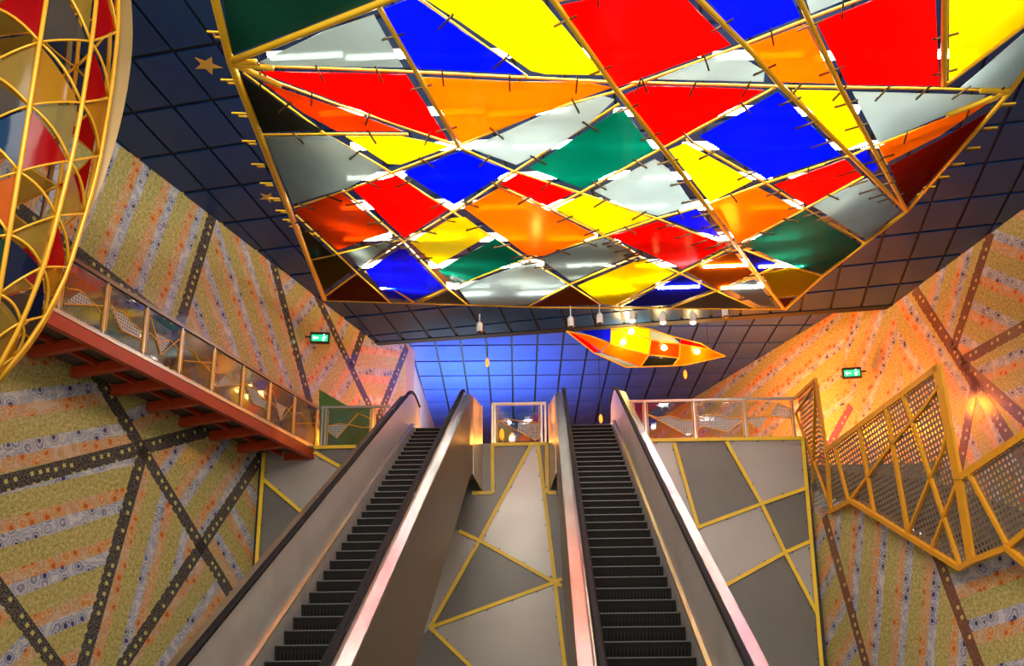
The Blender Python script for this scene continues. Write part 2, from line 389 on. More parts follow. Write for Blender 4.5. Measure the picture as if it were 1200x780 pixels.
wr = root('wall_right', (R0.x, R0.y, 0)); tag(wr, 'right wall of printed tiles behind the stair, lit amber')
MB().prism([rightwall(2)-RN*.3, rightwall(25.5)-RN*.3, rightwall(25.5)-RN*.3+Vector((0, 0, CEIL+.3)), rightwall(2)-RN*.3+Vector((0, 0, CEIL+.3))], RN*.29).build('wall_core', M['plain'], wr)
W = TileWall(wr, R0, -RT, RN, M['band_brown'], .30)
sA = (rightwall(25.5)-R0).dot(-RT); sB = (rightwall(2)-R0).dot(-RT)
W.split([(sA, 0), (sB, 0), (sB, CEIL), (sA, CEIL)],
  ('s', (1037, 361), (1034, 497),
    ('s', (1079, 350), (1130, 430),
      ('s', (1125, 425), (1200, 383),
        ('s', (1133, 361), (1121, 398), ('f', (1139, 373), (1173, 390), .1), ('f', (1110, 360), (1105, 380), .3)),
        ('s', (1143, 440), (1200, 490), ('f', (1150, 450), (1200, 430), .2), ('f', (1150, 460), (1175, 500), .4))),
      ('s', (1143, 447), (1130, 520), ('f', (1150, 470), (1170, 510), .3), ('f', (1064, 363), (1096, 411), .1))),
    ('f', (1029, 381), (1012, 427), .2)))

# lower right wall carries the stair; the upper right wall bends inwards behind the landing
a14 = math.radians(-14.7); ST = Vector((math.sin(a14), math.cos(a14), 0)); SN = Vector((-ST.y, ST.x, 0)); S0 = Vector((6.35, 22.1, 0))
ws = root('wall_right_lower', (S0.x, S0.y, 0)); tag(ws, 'lower right tiled wall under the slanted metal screen')
W = TileWall(ws, S0, -ST, SN, M['band_brown'], .26)
def low(px): return W.sz(px)
top_line = [low((948, 596)), low((964, 606)), low((999, 586)), low((1127, 665)), low((1182, 641)), low((1235, 690)), low((1300, 668))]
sEnd = 16.0
zE = max(.6, top_line[-1][1] - (sEnd-top_line[-1][0])*.5)
core = [(-.05, 0), (sEnd, 0), (sEnd, zE)] + top_line[::-1] + [(-.05, top_line[0][1])]
# the strips between successive top points keep every piece convex
tops = [(-.05, top_line[0][1])] + top_line + [(sEnd, zE)]
tree = ('s', (1100, 653), (1148, 780), ('f', (1131, 684), (1199, 659), .25), ('s', (968, 608), (1016, 780), ('f', (1041, 616), (1030, 757), .12), ('f', (985, 667), (959, 718), .3)))
class StripWall(TileWall):
    def band(w, a, b): w.bands.append((a, b))
    def field(w, poly, ang, ph): TileWall.field(w, poly, ang, ph)
SW = StripWall(ws, S0, -ST, SN, M['band_brown'], .26); SW.bands = []
SW.split([(-.05, 0), (sEnd, 0), (sEnd, min(t[1] for t in tops[:4])), (-.05, min(t[1] for t in tops[:4]))], tree) if False else None
for i in range(len(tops)-1):
    (s1, z1), (s2, z2) = tops[i], tops[i+1]
    if s2-s1 < .02: continue
    SW.split([(s1, 0), (s2, 0), (s2, z2), (s1, z1)], tree)
for (a, b) in SW.bands: TileWall.band(SW, a, b)
MB().prism([W.to3(s, z, -.3) for s, z in core], SN*.29).build('wall_core', M['plain'], ws)

bend = [rightwall(25.5), Vector((9.286, 27.5, 0)), Vector((5.9, 35.17, 0)), Vector((2.4, 43.5, 0))]
for k in range(3):
    p, q = bend[k], bend[k+1]; t = (p-q).normalized(); n = Vector((-(q-p).y, (q-p).x, 0)).normalized()
    wu = root('wall_right_upper', (q.x, q.y, UP)); tag(wu, 'far right tiled wall of the upper hall in amber light')
    MB().prism([q-n*.3+Vector((0, 0, UP)), p-n*.3+Vector((0, 0, UP)), p-n*.3+Vector((0, 0, CEIL2+.2)), q-n*.3+Vector((0, 0, CEIL2+.2))], n*.29).build('wall_core', M['plain'], wu)
    Wu = TileWall(wu, q, t, n, M['band_brown'], .30); ln = (p-q).length
    Wu.split([(0, UP), (ln, UP), (ln, CEIL2), (0, CEIL2)],
      ('s', (991, 363), (1006, 427), ('f', (1029, 381), (1012, 427), .2), ('s', (1010, 453), (973, 520), ('f', (1008, 371), (978, 404), .1), ('f', (960, 400), (900, 450), .3))) if k else ('f', (1029, 381), (1012, 427), .2))

# upper left return and back wall
pl = [leftwall(29.4), Vector((-4.75, 44, 0))]
struct(MB().prism([pl[0]-Vector((.3, 0, -UP)), pl[1]-Vector((.3, 0, -UP)), pl[1]+Vector((-.3, 0, CEIL2+.2)), pl[0]+Vector((-.3, 0, CEIL2+.2))], (.3, 0, 0)).build('wall_left_upper', M['plain']), 'plain pinkish wall return at the far left of the upper hall')
struct(MB().box((-5.2, 43.5, 0), (12, 43.8, CEIL2+.2)).build('wall_back', M['plain']), 'plain wall closing the upper hall at the back')

# ------------------------------------------------------------------ floors
struct(MB().box((-14, -8, -.3), (16, YF+.4, 0)).build('floor', M['concrete']), 'stone floor of the lower concourse')
mb = MB(); mb.prism([(-7.0, YF+.02, UP-.5), (6.25, YF+.02, UP-.5), (5.75, YF+2.4, UP-.5), (10.3, YF+2.4, UP-.5), (12, 44, UP-.5), (-5.2, 44, UP-.5), leftwall(29.4)+Vector((0, 0, UP-.5))], (0, 0, .49))
struct(mb.build('floor_upper', M['concrete']), 'floor slab of the upper hall above the grey panels')

# ------------------------------------------------------------------ ceilings: dark backing with separate panels
def inset(poly, d):
    c = (sum(p[0] for p in poly)/len(poly), sum(p[1] for p in poly)/len(poly)); out = []
    for p in poly:
        v = (p[0]-c[0], p[1]-c[1]); l = math.hypot(*v)
        k = max(0, 1-d*1.35/l) if l > 1e-6 else 1
        out.append((c[0]+v[0]*k, c[1]+v[1]*k))
    return out
def area(poly): return abs(sum(poly[i][0]*poly[(i+1) % len(poly)][1]-poly[(i+1) % len(poly)][0]*poly[i][1] for i in range(len(poly))))/2
def panel_ceiling(name, label, region, Z, org, g1, la, lb, m, view_ymax):
    g1 = Vector(g1).normalized(); g2 = Vector((g1.y, -g1.x)); org = Vector(org[:2])
    r = root(name, (org.x, org.y, Z)); tag(r, label)
    MB().prism([(x, y, Z+.05) for x, y in region], (0, 0, .25)).build('ceiling_backing', M['joint'], r)
    rest = MB(); cells = []
    for i in range(-26, 30):
        for j in range(-20, 26):
            base = org + g2*(i*lb) + g1*(j*la)
            poly = [tuple(base), tuple(base+g2*lb), tuple(base+g2*lb+g1*la), tuple(base+g1*la)]
            for k in range(len(region)):
                a = region[k]; b = region[(k+1) % len(region)]
                poly = clip(poly, a, (b[0]-a[0], b[1]-a[1]), 1)
                if len(poly) < 3: break
            if len(poly) < 3 or area(poly) < .02: continue
            poly = inset(poly, .048)
            cells.append(poly)
    vis = []
    for poly in cells:
        c = Vector((sum(p[0] for p in poly)/len(poly), sum(p[1] for p in poly)/len(poly), Z)); x, y, z = proj(c)
        ok = z > 1 and -30 < x < 1230 and -40 < y < view_ymax
        (vis if ok else [None]).append(poly)
        if not ok: rest.prism([(px, py, Z) for px, py in poly], (0, 0, .045))
    vis.sort(key=lambda p: -area(p))
    for poly in vis[:299]: MB().prism([(x, y, Z) for x, y in poly], (0, 0, .045)).build('ceiling_panel', m, r)
    for poly in vis[299:]: rest.prism([(px, py, Z) for px, py in poly], (0, 0, .045))
    if rest.v: rest.build('ceiling_panels_rest', m, r)['kind'] = 'stuff'
    return r
eL = onZ(438, 400.6, CEIL); eR = onZ(1047, 357, CEIL)
reg = [tuple(leftwall(5)[:2]), tuple(rightwall(5)[:2]), tuple(eR[:2]), tuple(eL[:2])]
n0 = onZ(202.6, 60.5, CEIL); n1 = onZ(248.7, 118, CEIL); n2 = onZ(151.3, 66.7, CEIL)
cg = (n1-n0); la = cg.length; gperp = Vector((cg.y, -cg.x, 0)).normalized(); lb = abs((n0-n2).dot(gperp))
ceiling = panel_ceiling('ceiling', 'glossy navy blue panelled ceiling over the escalator hall', reg, CEIL, n0, cg[:2], la, lb, M['navy'], 410)
# drop edge between the two ceilings
struct(MB().prism([eL+Vector((0, 0, -.02)), eR+Vector((0, 0, -.02)), eR+Vector((0, .25, -.02)), eL+Vector((0, .25, -.02))], (0, 0, CEIL2-CEIL+.1)).build('trim_1', M['joint']), 'dark edge where the hall ceiling ends')
reg2 = [(eL.x, eL.y+.2), (eR.x, eR.y+.2), (2.4, 43.5), (-4.75, 43.5)]
m0 = onZ(600, 404, CEIL2)
panel_ceiling('ceiling_upper', 'navy panelled ceiling of the upper hall, its light put into a bright blue', reg2, CEIL2, m0, (-.032, 1), 1.385, .862, M['blue'], 505)
# painted stars on the ceiling
def star(px, py, R):
    c = onZ(px, py, CEIL); pts = []
    for k in range(10):
        a = math.pi/2+k*math.pi/5; r = R if k % 2 == 0 else R*.42
        pts.append(c + Vector((math.cos(a)*r, math.sin(a)*r, -.004)))
    MB().prism(pts, (0, 0, -.006)).build('star', M['star'], ceiling)
star(243, 76, .27); star(314, 231, .22)

# ------------------------------------------------------------------ grey panelled front wall below the upper floor
wf = root('wall_front', (0, YF, 0)); tag(wf, 'front wall of brushed metal panels, reflections toned into their greys, with yellow joints')
def fw(px, off=0.): return onY(px[0], px[1], YF-off)
MB().box((-7.05, YF+.06, 0), (6.3, YF+.3, UP)).build('wall_core', M['dark'], wf)
lim = 952
front = [
 ('panel_dark', [(577, 520.5), (622, 520.5), (562, 633), (538, 622), (470, 590), (470, 521)]),
 ('panel_light', [(622, 520.5), (630, 520.5), (650, 682), (562, 633)]),
 ('panel_light', [(538, 622), (562, 633), (504, 735), (440, 798), (440, 576), (470, 590)]),
 ('panel_dark', [(562, 633), (650, 682), (504, 735)]),
 ('panel_light', [(504, 735), (650, 682), (676, 900)]),
 ('panel_dark', [(504, 735), (676, 900), (682, lim), (440, lim), (440, 798)]),
 ('panel_dark', [(630, 520.5), (700, 518), (720, lim), (682, lim), (650, 682)]),
 ('panel_light', [(700, 518), (790, 517), (818, 618), (780, 632), (706, 660)]),
 ('panel_dark', [(790, 517), (851, 516), (892.5, 590), (818, 618)]),
 ('panel_light', [(851, 516), (940, 513), (944.6, 572), (892.5, 590)]),
 ('panel_dark', [(892.5, 590), (944.6, 572), (949, 634), (920, 647)]),
 ('panel_light', [(780, 632), (892.5, 590), (920, 647), (800, 712), (706, 760), (706, 660)]),
 ('panel_light', [(920, 647), (949, 634), (957, 717.5)]),
 ('panel_dark', [(800, 712), (920, 647), (957, 717.5), (963, 780), (976, lim), (716, lim), (706, 760)]),
 ('panel_light', [(309, 527), (367, 527), (400, 547), (352, 600), (308, 560)]),
 ('panel_dark', [(367, 524), (470, 523), (470, 590), (400, 547)]),
 ('panel_dark', [(308, 560), (352, 600), (330, 640), (302, 658)]),
 ('panel_light', [(400, 547), (470, 590), (440, 576), (440, 798), (352, 600)]),
 ('panel_light', [(302, 658), (330, 640), (352, 600), (440, 798), (440, lim), (290, lim)]),
]
for m, poly in front:
    MB().prism([fw(p) for p in poly], (0, .05, 0)).build('wall_panel', M[m], wf)
strips = [[(577, 520.5), (641, 519.5)], [(577, 520.5), (577.5, 577), (553, 577.5)], [(640.5, 520), (641.5, 577), (652, 577)], [(622.5, 521), (562, 633), (504, 735), (551, 780), (600, 823)],
 [(630.5, 521), (650.5, 682), (662, 780), (672, 860)], [(538, 622), (562, 633), (650, 682), (658, 686)], [(504, 735), (650, 682), (658, 678)],
 [(762, 515.5), (940.5, 513)], [(940.5, 513), (963, 780), (972, 880)], [(790, 519), (818, 617)], [(851, 517), (892.5, 590), (920, 647), (957, 717.5)],
 [(710, 658), (810, 620.5), (892.5, 590), (945, 571.5)], [(710, 759), (846, 688), (920, 647), (949, 634)], [(309.5, 530), (301, 655), (299, 720)], [(368, 524), (417, 523)], [(368, 529.5), (402, 548.5)], [(308, 561), (354, 600)]]
jn = 0
for st in strips:
    for a, b in zip(st, st[1:]):
        jn += 1
        MB().bar(fw(a, .01+jn*.0012), fw(b, .01+jn*.0012), .085, .03, (0, 1, 0)).build('yellow_joint', M['yellow_strip'], wf)
        A_, B_ = fw(a, .03+jn*.0012), fw(b, .03+jn*.0012); d_ = (B_-A_).normalized(); o_ = Vector((-d_.z, 0, d_.x))*.065
        rv = MB(); nr = int((B_-A_).length/.3)
        for k in range(nr):
            c_ = A_.lerp(B_, (k+.5)/nr) + o_*(1 if k % 2 else -1)
            rv.tube([c_+Vector((0, .03, 0)), c_+Vector((0, .0, 0))], .016, 6)
        if nr: rv.build('rivet_row', M['bracket'], wf)
MB().box((6.05, YF-.10, 2.4), (6.28, YF-.02, 3.1)).build('vent_frame', M['dark'], wf)

# ------------------------------------------------------------------ escalators
Y0, Z0, RISE, RUN = 20.86, UP, .2, .3464
SL = RISE/RUN; YB = Y0-UP/SL
def zline(y): return UP if y >= Y0 else max(0., UP+(y-Y0)*SL)
def path(h, y0=3.6, y1=22.1, lift=0):
    """side-view line parallel to the steps at height h, with rounded transitions"""
    pts = []
    ys = [y0, YB-1.2, YB-.5, YB-.2, YB+.1, YB+.4, YB+.9] + [YB+1.2+(Y0-.9-YB-1.2)*k/10 for k in range(11)] + [Y0-.5, Y0-.2, Y0+.1, Y0+.4, Y0+.8, y1]
    for y in ys:
        s = 0
        for k in range(-3, 4): s += zline(y+k*.16)
        pts.append((y, s/7+h))
    return pts
def sheet(x1, pa, x2, pb, thick=None):
    """strip between two side-view lines"""
    mb = MB(); n = len(pa)
    vs_ = [(x1, y, z) for y, z in pa] + [(x2, y, z) for y, z in pb]
    mb.add(vs_, [(i, i+1, n+i+1, n+i) for i in range(n-1)]); return mb
def extr(section, h_ref=None, y0=3.6, y1=22.1):
    """sweep a closed (x, h) section along the escalator"""
    lines = [[(x, y, z) for y, z in path(h, y0, y1)] for x, h in section]; n = len(lines[0]); k = len(lines)
    mb = MB(); vs_ = [p for l in lines for p in l]
    fs = [(a*n+i, a*n+i+1, ((a+1) % k)*n+i+1, ((a+1) % k)*n+i) for a in range(k) for i in range(n-1)]
    fs += [tuple(a*n for a in range(k)), tuple(a*n+n-1 for a in reversed(range(k)))]
    mb.add(vs_, fs); return mb
step_src = {}
def escalator(xa, xb, label, flat_side):
    t = thing('escalator', ((xa+xb)/2, YB, 0), label, 'escalator', 'escalators rising to the upper hall')
    # steps
    first = None
    for k in range(0, 44):
        z = UP-.2*k; y = Y0-RUN*k
        if z < .05: break
        if first is None:
            mb = MB(); prof = [(0, 0), (.38, 0), (.38, -.03), (.03, -.05), (.075, -.2), (.045, -.2), (.012, -.1), (-.004, -.02)]
            ax, bx = -(xb-xa)/2+.006, (xb-xa)/2-.006
            n = len(prof)
            mb.add([(ax, p, q) for p, q in prof]+[(bx, p, q) for p, q in prof], [(i, (i+1) % n, n+(i+1) % n, n+i) for i in range(n)]+[tuple(range(n)), tuple(reversed(range(n, 2*n)))])
            # riser cleats
            for c in range(24):
                cx = ax+(bx-ax)*(c+.5)/24
                mb.box((cx-.009, .003, -.19), (cx+.009, .04, -.03))
            first = mb.build('step', M['step'], t, at=(0, 0, 0)); put(first, ((xa+xb)/2, y, z), t)
            e = MB().box((ax, -.008, -.012), (bx, .022, .002)).build('step_edge', M['step_edge'], first, at=(0, 0, 0)); e.location = (0, 0, 0); edge = e
        else:
            o = share(first, ((xa+xb)/2, y, z), t)
            e = edge.copy(); scene.collection.objects.link(e); e.parent = o; e.location = (0, 0, 0)
    MB().box((xa, Y0+.3, UP-.06), (xb, 22.6, UP)).build('landing_plate', M['steel'], t)
    MB().box((xa, 3.6, -.02), (xb, YB+.1, .015)).build('landing_plate', M['steel'], t)
    for sgn, xs in ((-1, xa), (1, xb)):
        X = lambda d: xs+sgn*d
        extr([(X(.0), -.25), (X(.0), .16), (X(.03), .16), (X(.03), -.25)]).build('skirt', M['steel'], t)
        extr([(X(.0), .16), (X(.012), .185), (X(.07), .20), (X(.07), .16)]).build('skirt_ledge', M['brass'], t)
        # inner panels in lengths
        base, top = path(.2), path(.92); n = len(base)
        cuts = [0, 5, 8, 10, 12, 14, 16, 18, n-1]
        for a, b in zip(cuts, cuts[1:]):
            mb = MB(); m_ = b-a+1
            vs_ = [(X(.055), y, z) for y, z in base[a:b+1]]+[(X(.085), y, z) for y, z in top[a:b+1]]+[(X(.10), y, z) for y, z in base[a:b+1]]+[(X(.115), y, z) for y, z in top[a:b+1]]
            vs_ = [Vector(v) for v in vs_]
            vs_[m_-1].y -= .006; vs_[2*m_-1].y -= .006
            fs = [(i, i+1, m_+i+1, m_+i) for i in range(m_-1)]+[(2*m_+i, 2*m_+i+1, 3*m_+i+1, 3*m_+i) for i in range(m_-1)]
            mb.add(vs_, fs).build('inner_panel', M['steel'], t)
        hr = extr([(X(.065), .955), (X(.06), .985), (X(.075), 1.005), (X(.125), 1.005), (X(.14), .985), (X(.135), .955)]); hr.build('handrail', M['rubber'], t, smooth=False)
        extr([(X(.085), .92), (X(.085), .955), (X(.115), .955), (X(.115), .92)]).build('handrail_track', M['steel_deck'], t)
        extr([(X(.115), .90), (X(.115), .935), (X(.155), .935), (X(.17), .90), (X(.30), .885), (X(.305), .86), (X(.17), .86)]).build('outer_deck', M['steel_deck'], t)
        extr([(X(.285), -1.05), (X(.285), .86), (X(.303), .86), (X(.303), -1.05)], y1=21.2).build('outer_cladding', M['steel_dark'], t)
        # level end of the cladding at the landing
        MB().prism([(X(.29), 21.2, UP-1.05), (X(.29), 21.2, UP+.87), (X(.44), 22.12, UP+.95), (X(.44), 22.12, UP-1.2)], (sgn*.02, 0, 0)).build('end_panel', M['steel'], t)
    extr([(xa-.30, -1.05), (xb+.30, -1.05), (xb+.30, -1.0), (xa-.30, -1.0)], y1=21.2).build('truss_soffit', M['steel_dark'], t)
    return t
escalator(.54, 1.54, 'right escalator with dark grooved steps between bright steel decks', 1)
escalator(-3.02, -2.0, 'left escalator with black handrail and broad brushed steel side panels', -1)

# ------------------------------------------------------------------ landing railings
def railing(label, plane_y, posts, xl, xr, waves, zig, perf):
    p0 = onZ(xl, 470, UP+1.02); ys = plane_y
    A = lambda px, py: onY(px, py, ys)
    zt = UP+1.02
    xa, xb = onY(xl, 470, ys).x, onY(xr, 470, ys).x
    t = thing('landing_railing', ((xa+xb)/2, ys, UP), label, 'railing', 'railings along the landing edge')
    MB().box((xa, ys-.03, zt-.03), (xb, ys+.03, zt+.03)).build('top_rail', M['rail_steel'], t)
    px_ = [onY(p, 490, ys).x for p in posts]
    for x in px_: MB().box((x-.025, ys-.02, UP), (x+.025, ys+.02, zt-.02)).build('post', M['rail_steel'], t)
    for a, b in zip(px_, px_[1:]):
        if b-a < .2: continue
        MB().box((a+.06, ys-.006, UP+.05), (b-.06, ys+.006, zt-.07)).build('glass_panel', M['glass'], t)
        MB().box((a+.045, ys-.012, UP+.04), (a+.065, ys+.012, zt-.06)).build('panel_frame', M['amber_paint'], t)
        MB().box((b-.065, ys-.012, UP+.04), (b-.045, ys+.012, zt-.06)).build('panel_frame', M['amber_paint'], t)
    for w in waves:
        MB().tube([A(*p)+Vector((0, -.02, 0)) for p in w], .014, 6).build('wave_bar', M['amber_paint'], t)
    for w in zig:
        MB().tube([A(*p)+Vector((0, -.03, 0)) for p in w], .014, 6).build('zigzag_bar', M['amber_paint'], t)
    for w in perf:
        MB().prism([A(*p)+Vector((0, -.012, 0)) for p in w], (0, .004, 0)).build('perforated_panel', M['mesh_white'], t, uvf=lambda p: (p.x, p.z))
    return t
def z3(pts): return [(740+x/5.4545, 450+y/5.4545) for x, y in pts]
railing('right landing railing with four glass panels and orange waves', YF+.05, [741, 756.5, 814, 873, 930], 728, 931,
  [z3([(105, 195), (160, 213), (250, 205), (330, 230), (395, 230)]), z3([(425, 222), (500, 197), (580, 205), (640, 220), (705, 215)]), z3([(745, 212), (850, 203), (930, 210), (1025, 220)])],
  [z3([(110, 200), (360, 335), (400, 320)]), z3([(425, 290), (460, 270), (610, 310), (705, 240)]), z3([(745, 240), (815, 295), (930, 125), (1020, 160)])],
  [z3([(110, 200), (160, 213), (250, 205), (330, 230), (395, 230), (398, 320), (360, 335)]), z3([(425, 222), (500, 197), (580, 205), (640, 220), (705, 215), (705, 240), (610, 310), (460, 270), (425, 290)]), z3([(745, 215), (850, 205), (870, 212), (815, 295), (745, 240)]), z3([(885, 195), (930, 125), (1020, 160), (1025, 215), (930, 210)])])
def z4(pts): return [(290+x/6.3158, 440+y/6.3158) for x, y in pts]
railing('left landing railing beside the red footbridge, one patterned glass panel', YF+.05, [378, 382, 436.5, 452], 377, 458,
  [z4([(595, 375), (680, 356), (760, 365), (850, 385), (915, 380)])], [z4([(595, 410), (660, 465), (820, 280), (910, 320)])], [z4([(595, 380), (680, 358), (745, 368), (660, 463), (595, 412)])])
def z5(pts): return [(540+x/3.547, 340+y/3.547) for x, y in pts]
railing('middle landing railing between the two escalators', YF+.05, [577, 580, 634.5, 639], 576, 640,
  [z5([(155, 548), (200, 537), (250, 545), (335, 556)])], [z5([(150, 540), (310, 625), (335, 610)])], [z5([(240, 548), (335, 556), (335, 610), (310, 623), (235, 582)])])

# green partition behind the left railing
g = [onY(374, 456, 23.6), onY(408, 476, 23.6), onY(440, 478, 23.6), onY(440, 524, 23.6), onY(374, 524, 23.6)]
tag(MB().prism(g, (0, .08, 0)).build('partition_panel', M['green']), 'green partition with a sloping top behind the left railing', 'partition')

# ------------------------------------------------------------------ red footbridge along the left wall
BD = Vector((2.46, 7.9, 0)).normalized(); B0 = Vector((-5.69, 22.2, 0)); BN = Vector((-BD.y, BD.x, 0))    # BN points to the wall
br = thing('footbridge', (B0.x, B0.y, UP), 'footbridge with red beams and glass railing along the left wall', 'footbridge')
LEN = 16.6; SP = 1.035
def bp(s, w, z): return B0 - BD*s + BN*w + Vector((0, 0, z))
MB().prism([bp(0, .05, UP-.12), bp(LEN, .05, UP-.12), bp(LEN, 1.42, UP-.12), bp(0, 1.36, UP-.12)], (0, 0, .10)).build('deck_plate', M['under'], br)
MB().bar(bp(0, .02, UP-.22), bp(LEN, .02, UP-.22), .12, .24).build('edge_beam', M['red_paint'], br)
MB().bar(bp(0, .75, UP-.19), bp(LEN, .75, UP-.19), .06, .10).build('stringer', M['red_paint'], br)
MB().bar(bp(0, .0, UP-.04), bp(LEN, .0, UP-.04), .05, .07).build('edge_strip', M['rail_steel'], br)
k = 0
while k*SP < LEN:
    s = k*SP+.25
    MB().bar(bp(s, .05, UP-.26), bp(s, 1.36, UP-.26), .13, .2).build('cross_beam', M['red_paint'], br)
    MB().bar(bp(k*SP+.02, 0, UP), bp(k*SP+.02, 0, UP+1.0), .055, .045, BD).build('post', M['rail_steel'], br)
    k += 1
MB().bar(bp(-.02, 0, UP+1.02), bp(LEN, 0, UP+1.02), .07, .075).build('top_rail', M['rail_brown'], br)
pats = [([(.05, .62), (.3, .66), (.6, .5), (.95, .42)], [(.05, .3), (.95, .62)], None),
        ([(.05, .5), (.35, .42), (.7, .6), (.95, .5)], [(.05, .85), (.45, .15), (.95, .75)], [(.2, .6), (.7, .6), (.45, .15)]),
        ([(.05, .55), (.4, .62), (.7, .5), (.95, .44)], [(.05, .62), (.4, .2), (.95, .25)], [(.05, .55), (.4, .62), (.7, .5), (.95, .44), (.95, .25), (.4, .2)]),
        ([(.05, .45), (.4, .55), (.75, .45), (.95, .35)], [(.05, .1), (.95, .5)], [(.05, .1), (.4, .55), (.75, .45), (.95, .5)])]
for k in range(int(LEN/SP)):
    a, b = k*SP+.06, (k+1)*SP-.03
    MB().prism([bp(a, 0, UP+.04), bp(b, 0, UP+.04), bp(b, 0, UP+.95), bp(a, 0, UP+.95)], BN*.01).build('glass_panel', M['frost'] if k % 3 != 9 else M['glass'], br)
    f1, f2, pf = pats[k % 4]
    q = lambda u, v, w=-.02: bp(b+(a-b)*u, w, UP+.05+.88*v)
    # a smooth wave through the points
    fine = []
    for i in range(len(f1)-1):
        for j in range(5):
            tt = j/5; tt2 = (1-math.cos(math.pi*tt))/2; fine.append((f1[i][0]+(f1[i+1][0]-f1[i][0])*tt, f1[i][1]+(f1[i+1][1]-f1[i][1])*tt2))
    fine.append(f1[-1])
    MB().tube([q(*p) for p in fine], .012, 5).build('wave_bar', M['amber_paint'], br)
    MB().tube([q(*p, -.03) for p in f2], .012, 5).build('zigzag_bar', M['amber_paint'], br)
    for u in (.0, 1.): MB().bar(q(u, 0), q(u, 1), .02, .02, BD).build('panel_frame', M['amber_paint'], br)
    if pf: MB().prism([q(*p, -.012) for p in pf], BN*.004).build('perforated_panel', M['mesh_white'], br, uvf=lambda p: ((p-B0).dot(BD), p.z))

# ------------------------------------------------------------------ stair with folded screen at the right
def sp(px, off): return onP(px[0], px[1], S0+SN*off, SN)
T0, T1, T2, T3 = sp((935, 466), .16), sp((957, 444), .75), sp((970, 527), .3), sp((1101, 429), .9)
B3 = sp((1127, 665), .22)
def plane3(a, b, c): n = (b-a).cross(c-a).normalized(); return (a, n)
P0 = plane3(T0, T1, T2); P1 = plane3(T2, T3, B3)
on = lambda px, P: onP(px[0], px[1], P[0], P[1])
T4, B3b = on((1125, 560), P1), on((1140, 656), P1)
T5 = sp((1262, 468), .9); P2 = plane3(T4, B3b, T5)
sc_ = thing('stair_screen', W.to3(4, 0), 'folded stair screen of orange bars and perforated steel on the right', 'screen')
def facet(poly, P):
    pts = [on(p, P) for p in poly]; n = P[1]
    if n.dot(EYE-pts[0]) < 0: n = -n
    e = (pts[1]-pts[0]).normalized(); f = n.cross(e)
    MB().prism(pts, n*-.006).build('perforated_panel', M['mesh'], sc_, uvf=lambda p: ((p-pts[0]).dot(e), (p-pts[0]).dot(f)))
facet([(935, 466), (957, 444), (964, 606), (951, 599)], P0); facet([(957, 444), (970, 527), (975, 598), (964, 606)], P0)
cutt = [((970, 527), (975, 598)), ((979, 521), (996, 588)), ((1012, 496), (1025, 602)), ((1040, 475), (1066, 627)), ((1060, 460), (1127, 665)), ((1101, 429), (1125, 560))]
for (a, b), (c, d) in zip(cutt, cutt[1:]):
    facet([a, c, d, b] if (d != (1125, 560)) else [a, c, d, (1140, 656), b], P1)
facet([(1125, 560), (1190, 516), (1182, 641), (1140, 656)], P2); facet([(1190, 516), (1262, 468), (1290, 675), (1240, 690), (1182, 641)], P2)
def sbar(a, b, P, w=.07, d=.06, name='screen_bar'):
    n = P[1] if P[1].dot(EYE-P[0]) > 0 else -P[1]
    MB().bar(on(a, P)+n*.03, on(b, P)+n*.03, w, d, n).build(name, M['amber_paint'], sc_)
for a, b, P, w in [((932, 467), (957, 444), P0, .07), ((957, 442), (970, 529), P0, .12), ((970, 527), (1101, 430), P1, .11), ((1100, 427), (1125, 562), P1, .22), ((1125, 560), (1262, 468), P2, .12),
   ((1125, 560), (1140, 657), P1, .20), ((970, 527), (975, 599), P1, .10), ((934, 484), (974, 592), P0, .05), ((957, 446), (953, 600), P0, .05), ((934, 484), (958, 447), P0, .04),
   ((979, 521), (996, 588), P1, .06), ((1008, 499), (1026, 602), P1, .07), ((1040, 477), (1066, 625), P1, .09), ((1060, 463), (1127, 663), P1, .07),
   ((1103, 451), (1085, 477), P1, .06), ((1085, 477), (1047, 520), P1, .06), ((1047, 520), (999, 584), P1, .07), ((1112, 505), (1106, 530), P1, .06), ((1106, 530), (1092, 560), P1, .06), ((1092, 560), (1066, 624), P1, .06),
   ((1123, 566), (1108, 605), P1, .06), ((1108, 605), (1094, 641), P1, .06), ((1138, 556), (1183, 640), P2, .07), ((1183, 640), (1230, 600), P2, .10)]:
    sbar(a, b, P, w)
for a, b, P in [((951, 599), (964, 606), P0), ((964, 606), (975, 599), P0), ((975, 599), (999, 586), P1), ((999, 586), (1127, 665), P1), ((1127, 665), (1140, 657), P1), ((1140, 657), (1182, 641), P2), ((1182, 641), (1240, 690), P2)]:
    sbar(a, b, P, .10, .10, 'bottom_bar')
# the screen goes on down the stair in one more fold
T5b, B5 = on((1262, 468), P2), on((1240, 690), P2)
T6 = T5b - ST*1.6 + Vector((0, 0, -2.3)) - SN*.5; B6 = B5 - ST*3.2 + Vector((0, 0, -1.55)); T7 = T6 - ST*2.6 + Vector((0, 0, .6)) + SN*.5
for tri_ in ((T5b, T6, B6, B5), (T6, T7, T7+Vector((0, 0, -2.6)), B6)):
    e_ = (tri_[1]-tri_[0]).normalized()
    MB().prism(tri_, SN*-.006).build('perforated_panel', M['mesh'], sc_, uvf=lambda p: ((p-T5b).dot(ST), p.z))
for a_, b_ in ((T5b, B5), (T5b, T6), (T6, B6), (B5, B6), (T5b, B6), (T6, T7), (B6, T7+Vector((0, 0, -2.6))), (T7, T7+Vector((0, 0, -2.6)))):
    MB().bar(a_+SN*.03, b_+SN*.03, .1, .07, SN).build('screen_bar', M['amber_paint'], sc_)
